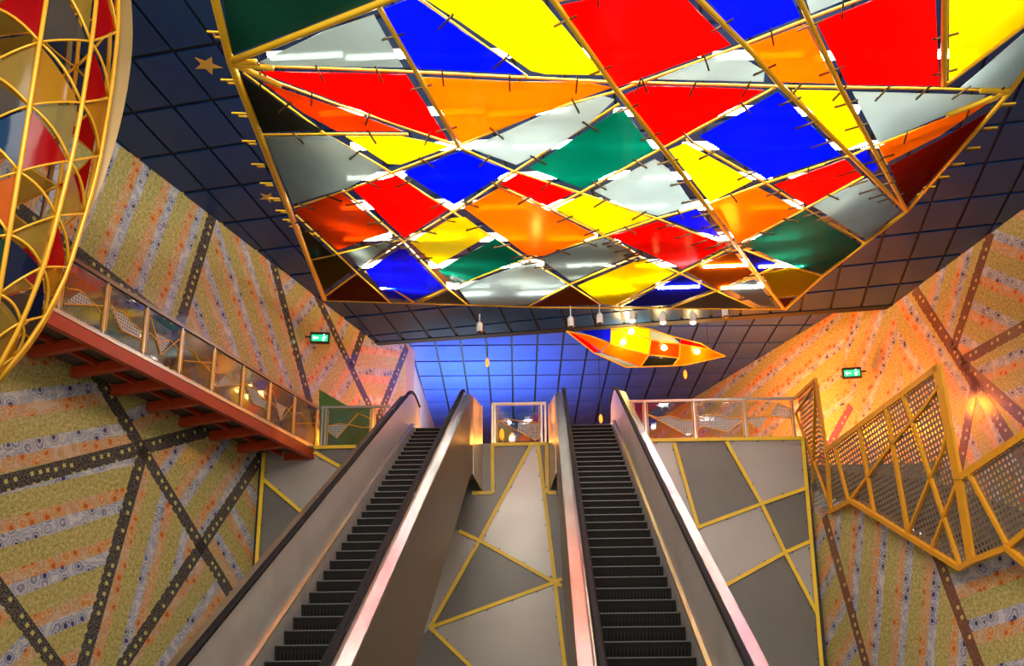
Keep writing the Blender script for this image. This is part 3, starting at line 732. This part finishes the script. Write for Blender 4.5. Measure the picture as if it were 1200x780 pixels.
# stair flight behind the screen
stair = thing('staircase', W.to3(3, 0), 'stone stair flight descending behind the perforated screen', 'staircase')
src = None
for k in range(30):
    s = -2.3+k*.34; z = UP-.165*(k+1)
    if z < .2: break
    a = W.to3(s, z, -.32); wd = (rightwall(min(a.y, 25.4))-a).dot(-SN)-.45
    MB().prism([a, a-ST*.35, a-ST*.35-SN*wd, a-SN*wd], (0, 0, -.2)).build('stair_step', M['stair'], stair)

# ------------------------------------------------------------------ great coloured canopy under the ceiling
CC = onZ(690, 175, 10.4)
def S(x, y): return 10.3 + .034*((x-CC.x)**2*.8+(y-CC.y)**2*1.1)
def cs(px, py, lift=0.):
    Z = 10.8
    for _ in range(30):
        p = onZ(px, py, Z); Z = .5*Z+.5*min(12.6, S(p.x, p.y)+lift)
    return onZ(px, py, Z)
can = thing('canopy_lantern', (CC.x, CC.y, 10.3), 'huge backlit canopy of coloured panes in a yellow frame under the ceiling', 'lantern')
panes = [
 ('dgreen', [(256, -40), (271, 64), (350, 34), (432, 3), (480, -16), (440, -60)]), ('dgrey', [(305, 73), (380, 37), (438, 18), (472, 79), (400, 78), (315, 77)]),
 ('blue', [(445, 13), (484, -3), (614, 87), (486, 80)]), ('yellow', [(492, -5), (560, -40), (606, -34), (634, 0), (707, 88), (640, 87), (622, 83), (540, 26)]),
 ('red', [(656, 7), (745, -12), (795, -10), (856, 53), (724, 102)]), ('blue', [(815, -15), (875, -32), (918, -22), (938, 20), (871, 47)]),
 ('grey', [(940, -16), (950, 16), (1015, -10), (980, -34)]), ('orange', [(878, 54), (944, 29), (979, 98), (912, 96)]),
 ('red', [(957, 27), (1040, -6), (1095, -24), (1101, 101), (993, 99)]), ('yellow', [(1113, -30), (1112, 96), (1118, 92), (1200, 28), (1232, 0), (1225, -30)]),
 ('grey', [(1126, 103), (1205, 35), (1228, 45), (1195, 98), (1180, 103)]), ('grey', [(999, 108), (1155, 112), (1150, 118), (1095, 140), (1030, 168)]),
 ('orange', [(1030, 172), (1090, 145), (1160, 119), (1100, 160), (1040, 190)]), ('dred', [(1043, 195), (1100, 165), (1172, 124), (1061, 242)]),
 ('red', [(302, 84), (400, 86), (476, 88), (525, 165), (460, 144), (385, 115)]), ('dorange', [(308, 97), (340, 108), (400, 128), (472, 154), (395, 154), (355, 132)]),
 ('dark', [(280, 87), (312, 108), (345, 134), (378, 153), (305, 155)]), ('orange', [(494, 91), (600, 96), (690, 97), (716, 103), (640, 130), (540, 168)]),
 ('grey', [(551, 174), (643, 132), (705, 113), (720, 117), (690, 145), (650, 172), (605, 193)]), ('red', [(732, 112), (755, 101), (830, 103), (895, 106), (777, 172)]),
 ('grey', [(770, 93), (815, 75), (860, 62), (896, 84), (895, 96)]), ('yellow', [(928, 106), (987, 107), (1016, 165), (992, 176)]),
 ('blue', [(912, 108), (985, 182), (898, 210), (820, 160)]), ('blue', [(1002, 183), (1015, 176), (1029, 197), (1024, 202)]),
 ('green', [(621, 197), (729, 127), (766, 176), (682, 221)]), ('yellow', [(784, 176), (803, 168), (882, 212), (832, 237)]),
 ('grey', [(767, 187), (784, 199), (812, 240), (772, 253), (740, 246), (697, 224)]), ('blue', [(539, 178), (597, 200), (532, 240), (473, 202)]),
 ('red', [(608, 204), (672, 226), (641, 241), (587, 216)]), ('yellow', [(405, 160), (470, 160), (527, 172), (470, 193), (455, 192)]),
 ('dgrey', [(310, 161), (388, 160), (448, 198), (408, 220), (343, 239)]), ('red', [(414, 222), (464, 206), (524, 246), (474, 279)]),
 ('dorange', [(345, 247), (400, 226), (455, 272), (395, 293)]), ('dark', [(350, 262), (390, 299), (365, 304)]),
 ('olive', [(366, 306), (394, 300), (414, 316), (380, 341)]), ('dred', [(418, 323), (458, 354), (383, 352), (395, 337)]),
 ('dgrey', [(406, 297), (466, 279), (422, 314)]), ('yellow', [(481, 284), (529, 256), (545, 255), (573, 276), (512, 311)]),
 ('blue', [(472, 289), (520, 337), (485, 352), (455, 349), (429, 318)]), ('green', [(580, 280), (614, 303), (535, 334), (514, 317)]),
 ('orange', [(544, 244), (585, 221), (643, 247), (699, 276), (637, 300), (618, 299)]), ('yellow', [(650, 245), (684, 229), (762, 256), (708, 274)]),
 ('red', [(771, 260), (853, 287), (799, 315), (715, 277)]), ('blue', [(782, 257), (817, 245), (845, 279), (812, 268)]),
 ('orange', [(831, 240), (888, 220), (937, 246), (866, 285)]), ('red', [(908, 217), (990, 187), (1009, 206), (946, 241)]),
 ('grey', [(952, 241), (1016, 209), (1053, 247), (1016, 281)]), ('green', [(944, 248), (1010, 287), (966, 321), (930, 312), (871, 287)]),
 ('blue', [(871, 294), (911, 308), (889, 320)]), ('yellow', [(893, 321), (935, 312), (963, 325), (936, 346), (911, 349)]),
 ('brown', [(913, 350), (931, 349), (920, 360)]), ('orange', [(805, 318), (859, 295), (882, 320), (843, 340)]),
 ('grey', [(850, 337), (884, 327), (910, 360), (890, 358)]), ('dgrey', [(841, 340), (884, 361), (789, 361)]),
 ('blue', [(799, 323), (835, 339), (785, 358), (730, 359)]), ('yellow', [(753, 303), (790, 320), (720, 358), (706, 356), (677, 335)]),
 ('dgrey', [(634, 304), (706, 279), (744, 297), (670, 330)]), ('grey', [(621, 306), (664, 334), (618, 357), (553, 358), (537, 338)]),
 ('brown', [(670, 336), (702, 357), (624, 359)]), ('dgrey', [(526, 341), (547, 356), (497, 354)]),
 # the part of the canopy that runs on overhead, above the frame
 ('green', [(300, -80), (440, -66), (490, -22), (560, -48), (520, -150), (330, -140)]), ('red', [(570, -50), (530, -150), (640, -170), (740, -22), (656, -4), (612, -42)]),
 ('orange', [(750, -22), (655, -168), (790, -180), (868, -40), (808, -20)]), ('yellow', [(880, -42), (805, -180), (930, -170), (972, -42), (928, -30)]),
 ('blue', [(985, -42), (945, -168), (1060, -150), (1100, -34), (1025, -14)]), ('grey', [(1112, -38), (1075, -145), (1190, -100), (1240, -20)])]
for c, poly in panes:
    pts = [cs(*p) for p in poly]
    # each sheet is flat: take its mean plane
    cen = sum(pts, Vector())/len(pts); nrm = Vector()
    for a, b in zip(pts, pts[1:]+pts[:1]): nrm += (a-cen).cross(b-cen)
    pts = [onP(p[0], p[1], cen, nrm.normalized()) for p in poly]
    MB().prism(pts, (0, 0, .014)).build('colour_pane', PM[c], can)
def polyline(pts, lift, n=6):
    out = []
    for a, b in zip(pts, pts[1:]):
        for k in range(n): out.append(cs(a[0]+(b[0]-a[0])*k/n, a[1]+(b[1]-a[1])*k/n, lift))
    out.append(cs(*pts[-1], lift)); return out
main_bars = [([(240, -70), (252, 0), (270, 72), (380, 350)], .06), ([(270, 72), (440, 6), (600, -60)], .05), ([(443, 6), (537, 170)], .035), ([(560, -130), (640, -12), (722, 105), (775, 172), (862, 287), (918, 361)], .04),
 ([(745, -80), (815, -5), (875, 55), (915, 100), (1060, 245)], .04), ([(890, -100), (935, -5), (985, 103), (1062, 246)], .04), ([(1108, -40), (1106, 100)], .045),
 ([(1245, 0), (1200, 85), (1185, 106), (1063, 247), (965, 322), (920, 362)], .04), ([(380, 352), (640, 360), (920, 362)], .02),
 ([(272, 74), (320, 80)], .045), ([(272, 74), (330, 101)], .045), ([(272, 74), (300, 72)], .04), ([(1185, 106), (1150, 106)], .045), ([(1185, 106), (1110, 135)], .045), ([(1108, 100), (1200, 30), (1240, -5)], .03)]
for pts, r in main_bars: MB().tube(polyline(pts, -.05), r, 8).build('frame_bar', M['yellow'], can, smooth=True)
gaps = [[(275, 76), (480, 84), (715, 96), (905, 101), (1105, 104), (1185, 107)], [(275, 78), (395, 122), (535, 170)], [(537, 171), (630, 132), (720, 108), (865, 55), (945, 23), (1030, -9), (1105, -30)], [(535, 171), (600, 200), (680, 226), (770, 256), (858, 290)],
 [(285, 85), (380, 156), (452, 198), (532, 249), (577, 278), (618, 303), (667, 333), (704, 357)], [(305, 158), (395, 157), (478, 157)], [(345, 243), (408, 223), (465, 200), (537, 173)], [(402, 223), (473, 283), (526, 339), (548, 357)],
 [(420, 316), (473, 283), (535, 246), (603, 201), (725, 122)], [(347, 252), (395, 297), (418, 319), (458, 355)], [(365, 304), (470, 281)], [(418, 320), (381, 347)], [(495, 353), (525, 338), (617, 303), (708, 277), (770, 256), (825, 241), (895, 215), (1000, 181), (1025, 171), (1170, 115)],
 [(620, 358), (668, 333), (749, 299), (711, 277)], [(708, 276), (749, 300), (797, 320), (840, 341), (885, 361)], [(725, 358), (797, 320), (862, 288), (941, 246), (1012, 207)], [(583, 217), (645, 245), (708, 276)], [(645, 244), (680, 226), (775, 174), (908, 103)],
 [(805, 163), (895, 213), (945, 245), (1013, 284)], [(787, 360), (842, 340), (886, 323), (915, 309)], [(866, 290), (915, 309), (965, 323)], [(490, 353), (524, 338)], [(1030, 170), (1040, 192)], [(618, 90), (488, -4)], [(485, 354), (428, 318)], [(605, -38), (655, 0), (745, -16), (810, -14)]]
def lattice(pts):
    lo = polyline(pts, .10, 5); hi = polyline(pts, .42, 5)
    mb = MB().tube(lo, .016, 5).tube(hi, .022, 5)
    # lacing at roughly even spacing
    L_ = 0; flip = 0; prev = lo[0]; last = lo[0]
    for a, b, c, d in zip(lo, lo[1:], hi, hi[1:]):
        n = max(1, int((b-a).length/.28))
        for k in range(n):
            p = a.lerp(b, k/n); q = c.lerp(d, (k+.5)/n); r = a.lerp(b, (k+1)/n)
            mb.bar(p, q, .016, .016); mb.bar(q, r, .016, .016)
    mb.build('lattice_beam', M['yellow'], can)
for g in gaps: lattice(g)
# clips that bridge the gaps between neighbouring panes
clip_n = 0
csrc = None
for g in gaps+[m[0] for m in main_bars[2:8]]:
    for a, b in zip(g, g[1:]):
        A, B = cs(*a), cs(*b); ln = (B-A).length; n = int(ln/.75)
        for k in range(n):
            if clip_n >= 290: break
            p = A.lerp(B, (k+.5)/max(n, 1)); p = Vector((p.x, p.y, S(p.x, p.y)-.045)); d = (B-A).normalized(); x = d.cross(Vector((0, 0, 1))).normalized()
            if csrc is None: csrc = MB().box((-.17, -.011, -.012), (.17, .011, .012)).add([(-.15, 0, .012), (-.13, 0, .012), (-.14, .01, .07)], [(0, 1, 2)]).build('clip', M['bracket'], can, at=(0, 0, 0)); o = csrc; put(o, p, can)
            else: o = share(csrc, p, can)
            o.rotation_euler = (0, 0, math.atan2(x.y, x.x)); clip_n += 1
# outer brackets along the left and right rims
for a, b in (((252, 0), (270, 72)), ((270, 72), (380, 350)), ((1185, 106), (1063, 247)), ((1063, 247), (920, 362))):
    A, B = cs(*a), cs(*b); n = int((B-A).length/.75); d = (B-A).normalized(); x = Vector((d.y, -d.x, 0)).normalized()
    if x.x*(1 if a[0] > 600 else -1) < 0: x = -x
    for k in range(n):
        p = A.lerp(B, (k+.5)/n); p = Vector((p.x, p.y, S(p.x, p.y)))
        MB().bar(p, p+x*.22, .025, .025).bar(p+d*.09, p+d*.09+x*.13, .025, .025).bar(p+x*.13, p+x*.13+d*.09, .02, .02).build('rim_bracket', M['yellow'], can)
# fluorescent battens over the panes
for iy, (py, xs) in enumerate([(-95, (420, 560, 700, 840, 980, 1100)), (-20, (330, 470, 600, 740, 870, 1000, 1130)), (66, (365, 455, 560, 660, 770, 890, 1005, 1090)), (132, (420, 520, 620, 770, 860, 960)), (172, (450, 550, 640, 740, 840, 930, 1000)), (208, (440, 530, 620, 700, 790, 870, 960)), (243, (430, 510, 590, 670, 750, 830, 910)), (280, (430, 510, 590, 670, 750, 830, 910)), (311, (450, 530, 610, 690, 770, 850, 915)), (336, (470, 550, 635, 715, 795, 870))]):
    for x in xs:
        p = cs(x, py, .62); h = .62 if py < 170 else .52
        # battens run along the cross direction of the ceiling grid
        d = Vector((1, -.02, 0)).normalized()
        bw_ = .045 if py < 230 else .15  # far battens widened to keep tube light off the ceiling
        f = MB().box((-h-.05, -bw_, .04), (h+.05, bw_, .09)).build('batten', M['white_metal'], can, at=(0, 0, 0)); put(f, p, can); f.rotation_euler = (0, 0, math.atan2(d.y, d.x))
        tb = MB().tube([(-h, 0, 0), (h, 0, 0)], .04, 8).build('fluorescent_tube', M['tube'], f, at=(0, 0, 0)); tb.location = (0, 0, 0)
for px, py in ((300, 110), (500, 330), (800, 330), (1050, 200), (1150, 60), (330, 20), (700, 60)):
    p = cs(px, py, .3); MB().tube([p, Vector((p.x, p.y, CEIL+.02))], .012, 5).build('hanger_rod', M['dark'], can)

# ------------------------------------------------------------------ small lantern in the upper hall
FC = onP(755, 405, (4.0, 27.0, 13.0), (0, 1, 0)); FN = Vector((0, -.72, -.69)).normalized()
small = thing('boat_lantern', onP(755, 405, FC, FN), 'small boat-shaped lantern of glowing yellow and orange panes in the upper hall', 'lantern')
def fs(x, y, extra=0.):
    px, py = 655+x/5.714, 370+y/5.714
    r2 = ((x-590)/560)**2
    return onP(px, py, FC+FN*(.75*(1-r2)+extra), FN)
boat = [('red', [(55, 105), (235, 245), (268, 240), (215, 190), (90, 112)]), ('orange', [(75, 102), (210, 132), (325, 180), (282, 236), (215, 188)]), ('blue', [(140, 100), (352, 88), (342, 166), (210, 130)]),
 ('yellow', [(357, 85), (520, 73), (605, 87), (615, 152), (480, 118)]), ('yellow', [(350, 96), (480, 124), (608, 160), (600, 255), (345, 185)]), ('orange', [(326, 187), (600, 259), (545, 338), (285, 243)]),
 ('grey', [(232, 250), (286, 250), (543, 342), (450, 342)]), ('dark', [(602, 278), (790, 286), (760, 331), (550, 338)]), ('dorange', [(612, 165), (812, 192), (805, 277), (601, 264)]),
 ('grey', [(612, 95), (760, 138), (812, 184), (616, 156)]), ('orange', [(814, 194), (1000, 226), (1110, 268), (850, 325), (766, 331), (798, 284)]), ('red', [(815, 160), (950, 183), (1008, 218), (815, 190)])]
for c, poly in boat: MB().prism([fs(*p) for p in poly], FN*-.012).build('colour_pane', PM[c], small)
for pl_ in [[(50, 102), (235, 247), (450, 343), (545, 341), (765, 333), (855, 326), (1112, 268)], [(55, 103), (210, 133), (345, 186), (600, 260), (800, 280)], [(352, 84), (345, 186), (285, 245)], [(606, 86), (614, 156), (601, 260), (547, 340)], [(352, 90), (480, 121), (614, 157), (813, 189), (1005, 222), (1112, 268)], [(352, 84), (520, 72), (606, 86), (762, 137), (950, 183), (1008, 219)], [(812, 186), (806, 278), (764, 332)]]:
    MB().tube([fs(*p, .02) for p in pl_], .022, 5).build('frame_bar', M['yellow'], small)
for x, y in ((430, 178), (485, 106), (705, 215), (925, 240)):  # glowing amber shapes set in front of the panes
    p = fs(x, y, .12)
    MB().tube([p+Vector((0, 0, -.07)), p+Vector((0, 0, -.03)), p+Vector((0, 0, .04)), p+Vector((0, 0, .09))], [.03, .085, .085, .03], 10).build('amber_spot', M['glow_spot'], small)
    lamp('boat_lantern_glow', 'POINT', p+Vector((0, .45, .2)), 100, (1, .62, .22), .1)
for x, y in ((90, 100), (520, 75), (1000, 225)):
    p = fs(x, y); MB().tube([p, Vector((p.x, p.y, CEIL2))], .01, 5).build('hanger_rod', M['dark'], small)

# ------------------------------------------------------------------ big lantern hanging at the left
LY = 10.5
A0 = onY(-20, 450, LY); ax, ay = A0.x, A0.y
def lz(y):
    """height on the lantern's vertical axis that is seen at picture row y"""
    lo, hi = 0., 20.
    for _ in range(50):
        m_ = (lo+hi)/2
        if proj((ax, ay, m_))[1] > y: lo = m_
        else: hi = m_
    return lo
rim = [(-195, 17), (-125, 48), (-60, 71), (0, 83), (60, 88), (130, 89), (190, 87), (250, 80), (320, 69), (385, 47), (440, 18), (452, 10)]
prof = sorted((lz(y), w*proj((ax, ay, lz(y)))[2]/F*.97) for y, w in rim)
def rad(z):
    for i, ((z1, r1), (z2, r2)) in enumerate(zip(prof, prof[1:])):
        if z <= z2:
            t_ = max(0, (z-z1)/(z2-z1))
            r0 = prof[max(i-1, 0)][1]; r3 = prof[min(i+2, len(prof)-1)][1]
            return .5*((2*r1)+(r2-r0)*t_+(2*r0-5*r1+4*r2-r3)*t_*t_+(3*r1-r0-3*r2+r3)*t_**3)
    return prof[-1][1]
tocam = Vector((-ax, -ay, 0)).normalized(); side = Vector((-tocam.y, tocam.x, 0))     # picture right
def ls(deg, z, grow=0.):
    a = math.radians(deg); r = rad(z)+grow
    return Vector((ax, ay, z)) + tocam*(math.cos(a)*r) + side*(math.sin(a)*r)
lan = thing('hanging_lantern', (ax, ay, prof[0][0]), 'tall pointed lantern of yellow tubes and tinted panes hanging at the left edge', 'lantern')
ang = [2+36*k for k in range(10)]
zA = [lz(y) for y in (-150, -95, -40, 22, 101, 170, 240, 305, 365, 415)]
zB = [lz(y) for y in (-120, -65, -10, 71, 141, 207, 268, 325, 385, 435)]
def curve(d1, z1, d2, z2, n=6, bulge=.0): return [ls(d1+(d2-d1)*k/n, z1+(z2-z1)*k/n + bulge*math.sin(math.pi*k/n)) for k in range(n+1)]
for k, d in enumerate(ang):
    MB().tube([ls(d, prof[0][0]+(prof[-1][0]-prof[0][0])*i/28, .02) for i in range(29)], .030, 8).build('rib', M['lantern_tube'], lan, smooth=True)
# pane colours per gore: facing panes (base on the first rib) and counter panes (base on the second rib)
first = {0: ['straw', 'red', 'straw', 'smoke', 'amber', 'red', None, 'navy', 'straw'],
         1: ['amber', 'red', 'red', 'red', None, 'straw', 'red', 'navy', 'amber'],
         9: ['smoke', None, 'amber', None, 'smoke', None, 'green', None, 'amber']}
second = {0: ['amber', None, 'straw', None, 'pale', None, 'straw', None, 'straw'],
          1: [None, 'straw', None, None, 'amber', None, None, 'amber', None],
          9: ['amber', 'blue', 'straw', 'red', 'straw', 'blue', 'orange', 'green', 'amber']}
rnd = random.Random(3); pal = ['amber', 'smoke', 'red', 'blue', 'straw', 'orange', None, None, 'navy', None]
def tri(pa, pb, pc, c, n=4):
    mb = MB(); idx = {}
    for i in range(n+1):
        for j in range(n+1-i):
            u, v = i/n, j/n; w = 1-u-v
            idx[(i, j)] = len(mb.v); mb.v.append(ls(pa[0]*w+pb[0]*u+pc[0]*v, pa[1]*w+pb[1]*u+pc[1]*v, -.025))
    for i in range(n):
        for j in range(n-i):
            mb.f.append((idx[(i, j)], idx[(i+1, j)], idx[(i, j+1)]))
            if i+j < n-1: mb.f.append((idx[(i+1, j)], idx[(i+1, j+1)], idx[(i, j+1)]))
    mb.build('tinted_pane', LM[c], lan, smooth=True)
for k in range(10):
    d1, d2 = ang[k], ang[k]+36
    for i in range(9):
        if k % 2 == 0: a1, a2, b1, b2 = zA[i], zA[i+1], zB[i], zB[i+1]      # apex between the base nodes
        else: a1, a2, b1, b2 = zB[i], zB[i+1], zA[i+1], zA[i]
        MB().tube(curve(d1, a1, d2, b1, 6, .05), .020, 6).build('arc_bar', M['lantern_tube'], lan, smooth=True)
        MB().tube(curve(d1, a2, d2, b1), .016, 6).build('arc_bar', M['lantern_tube'], lan, smooth=True)
        c = first[k][i] if k in first else rnd.choice(pal)
        if c: tri((d1+1.5, a1-.04), (d1+1.5, a2+.04), (d2-2, b1), c)
        c2 = second[k][i] if k in second else rnd.choice([None, 'straw', None])
        if c2: tri((d2-1.5, b1-.04 if b1 > b2 else b1+.04), (d2-1.5, b2+.04 if b1 > b2 else b2-.04), (d1+2, a2 if k % 2 == 0 else a1), c2)
for d in (84, 156, 228, 300):
    zs = [prof[0][0]+2.2+(prof[-1][0]-prof[0][0]-2.6)*i/20 for i in range(21)]
    mb = MB(); n_ = ls(d+90, zs[0])-Vector((ax, ay, zs[0])); n_.normalize(); n_ *= .012
    a_ = [ls(d, z) for z in zs]; b_ = [ls(d, z, .21*math.sin(math.pi*i/20)) for i, z in enumerate(zs)]
    mb.add([p-n_ for p in a_]+[p-n_ for p in b_]+[p+n_ for p in a_]+[p+n_ for p in b_], [(i, i+1, 22+i, 21+i) for i in range(20)]+[(42+i, 43+i, 64+i, 63+i) for i in range(20)]+[(21+i, 22+i, 64+i, 63+i) for i in range(20)])
    mb.build('outer_fin', M['lantern_fin'], lan)
zc = prof[0][0]; MB().tube([(ax, ay, zc-.14), (ax, ay, zc+.08)], [.06, rad(zc)+.06], 12).build('bottom_cap', M['dark'], lan)
zt = prof[-1][0]; MB().tube([(ax, ay, zt-.05), (ax, ay, zt+.25), (ax, ay, CEIL)], [rad(zt)+.05, .05, .03], 10).build('hanger_rod', M['dark'], lan)

# ------------------------------------------------------------------ fittings: exit signs, pendant spotlights, amber lamps
def exit_sign(label, px, py, w, h, p, n, up_slant):
    c = onP(px, py, p, n)
    t = thing('exit_sign', c, label, 'exit sign')
    x = Vector((1, .12*up_slant, 0)).normalized(); y = Vector((0, 0, 1)); nn = Vector((-.12*up_slant, 1, 0)).normalized()*-1
    def slab(cx, cz, ww, hh, o0, o1, name, m):
        q = [c + x*(cx+sx*ww/2) + y*(cz+sz*hh/2) + nn*o0 for sx, sz in ((-1, -1), (1, -1), (1, 1), (-1, 1))]
        MB().prism(q, nn*(o1-o0)).build(name, m, t)
    slab(0, 0, w, h, -.06, .06, 'housing', M['dark'])
    slab(-.0, -.02, w*.84, h*.62, .06, .066, 'sign_face', M['exit_green'])
    # arrow and running man pictogram
    slab(-w*.18, -.02, w*.22, h*.12, .066, .07, 'arrow_shaft', M['exit_white'])
    a = c + x*(-w*.36) + y*(-.02) + nn*.066
    MB().prism([a, a+x*(w*.1)+y*(h*.2), a+x*(w*.1)-y*(h*.2)], nn*.004).build('arrow_head', M['exit_white'], t)
    slab(w*.2, -.05, w*.10, h*.34, .066, .07, 'figure_body', M['exit_white'])
    slab(w*.21, .14*h+.03, w*.07, h*.12, .066, .07, 'figure_head', M['exit_white'])
    slab(w*.26, -.0, w*.14, h*.09, .066, .07, 'figure_arm', M['exit_white'])
    slab(-up_slant*w*.62, h*.1, w*.3, .04, -.02, .02, 'wall_bracket', M['dark'])
    return t
exit_sign('green exit sign on the left wall above the footbridge', 375, 396, .52, .30, L0+LN*.45, LN, 1)
exit_sign('green exit sign on the right wall above the stair screen', 998, 437, .54, .32, bend[1]+Vector((-7.67, -3.39, 0)).normalized()*.5, Vector((-7.67, -3.39, 0)).normalized(), -1)

def spot(px, py, lit, k, label):
    b = onP(px, py, (0, 25.2, 0), (-.15, -1, 0)); 
    t = thing('pendant_spotlight', b, label, 'spotlight', 'spotlights under the ceiling edge')
    MB().tube([(b.x, b.y, b.z+.3), (b.x, b.y, CEIL)], .018, 6).build('stem', M['white_metal'], t)
    MB().tube([(b.x, b.y, b.z-.02), (b.x, b.y, b.z+.24), (b.x, b.y, b.z+.3)], [.09, .09, .05], 12).build('lamp_body', M['white_metal'], t)
    MB().tube([(b.x, b.y, b.z-.05), (b.x, b.y, b.z-.02)], [.07, .085], 12).build('lens', M['spot_on'] if lit else M['dark'], t)
    MB().tube([(b.x+.1, b.y, b.z+.05), (b.x+.12, b.y, b.z+.2), (b.x, b.y, b.z+.34)], .012, 5).build('yoke', M['dark'], t)
    if lit: lamp('spotlight_beam', 'SPOT', (b.x, b.y, b.z-.1), 260, (1, .72, .4), .08, (b.x+.4, b.y+1.2, b.z-2))
for i, (px, py, lit, lab) in enumerate([(562, 388, 0, 'unlit pendant spotlight, leftmost under the ceiling edge'), (669, 382, 0, 'unlit pendant spotlight at the left tip of the boat lantern'), (703, 378, 0, 'unlit pendant spotlight left of the three lit ones'),
    (741, 375, 1, 'lit pendant spotlight, leftmost of the three glowing ones'), (777, 377, 1, 'lit pendant spotlight, middle of the three glowing ones'), (812, 377, 1, 'lit pendant spotlight, rightmost of the three glowing ones'), (850, 370, 0, 'unlit pendant spotlight, rightmost under the ceiling edge')]):
    spot(px, py, lit, i, lab)
def amber(px, py, Y, label, drop=True):
    p = onY(px, py, Y); t = thing('amber_lamp', p, label, 'lamp', 'small amber lamps in the upper hall')
    MB().tube([p+Vector((0, 0, -.16)), p+Vector((0, 0, -.08)), p+Vector((0, 0, .06)), p+Vector((0, 0, .14))], [.03, .06, .06, .02], 10).build('lamp_globe', emit_amber, t)
    if drop: MB().tube([p+Vector((0, 0, .14)), (p.x, p.y, CEIL2)], .012, 5).build('stem', M['dark'], t)
    else: MB().tube([(p.x, p.y, UP), p+Vector((0, 0, -.14))], .03, 6).build('stem', M['dark'], t)
emit_amber = emit('amber_globe', (1, .30, .02), 1.5)
amber(571, 424, 29.5, 'small amber lamp hanging in the upper hall behind the left escalator')
amber(803, 438, 30, 'small amber lamp hanging below the boat lantern')
amber(704, 490, 30, 'small amber lamp hanging above the top of the right escalator')
amber(588, 508, 24.2, 'left stand-in lamp for an amber glow in the middle railing glass', False)  # posts and globes added for the glows reflected in the railing glass
amber(600, 513, 23.6, 'right stand-in lamp for an amber glow in the middle railing glass', False)
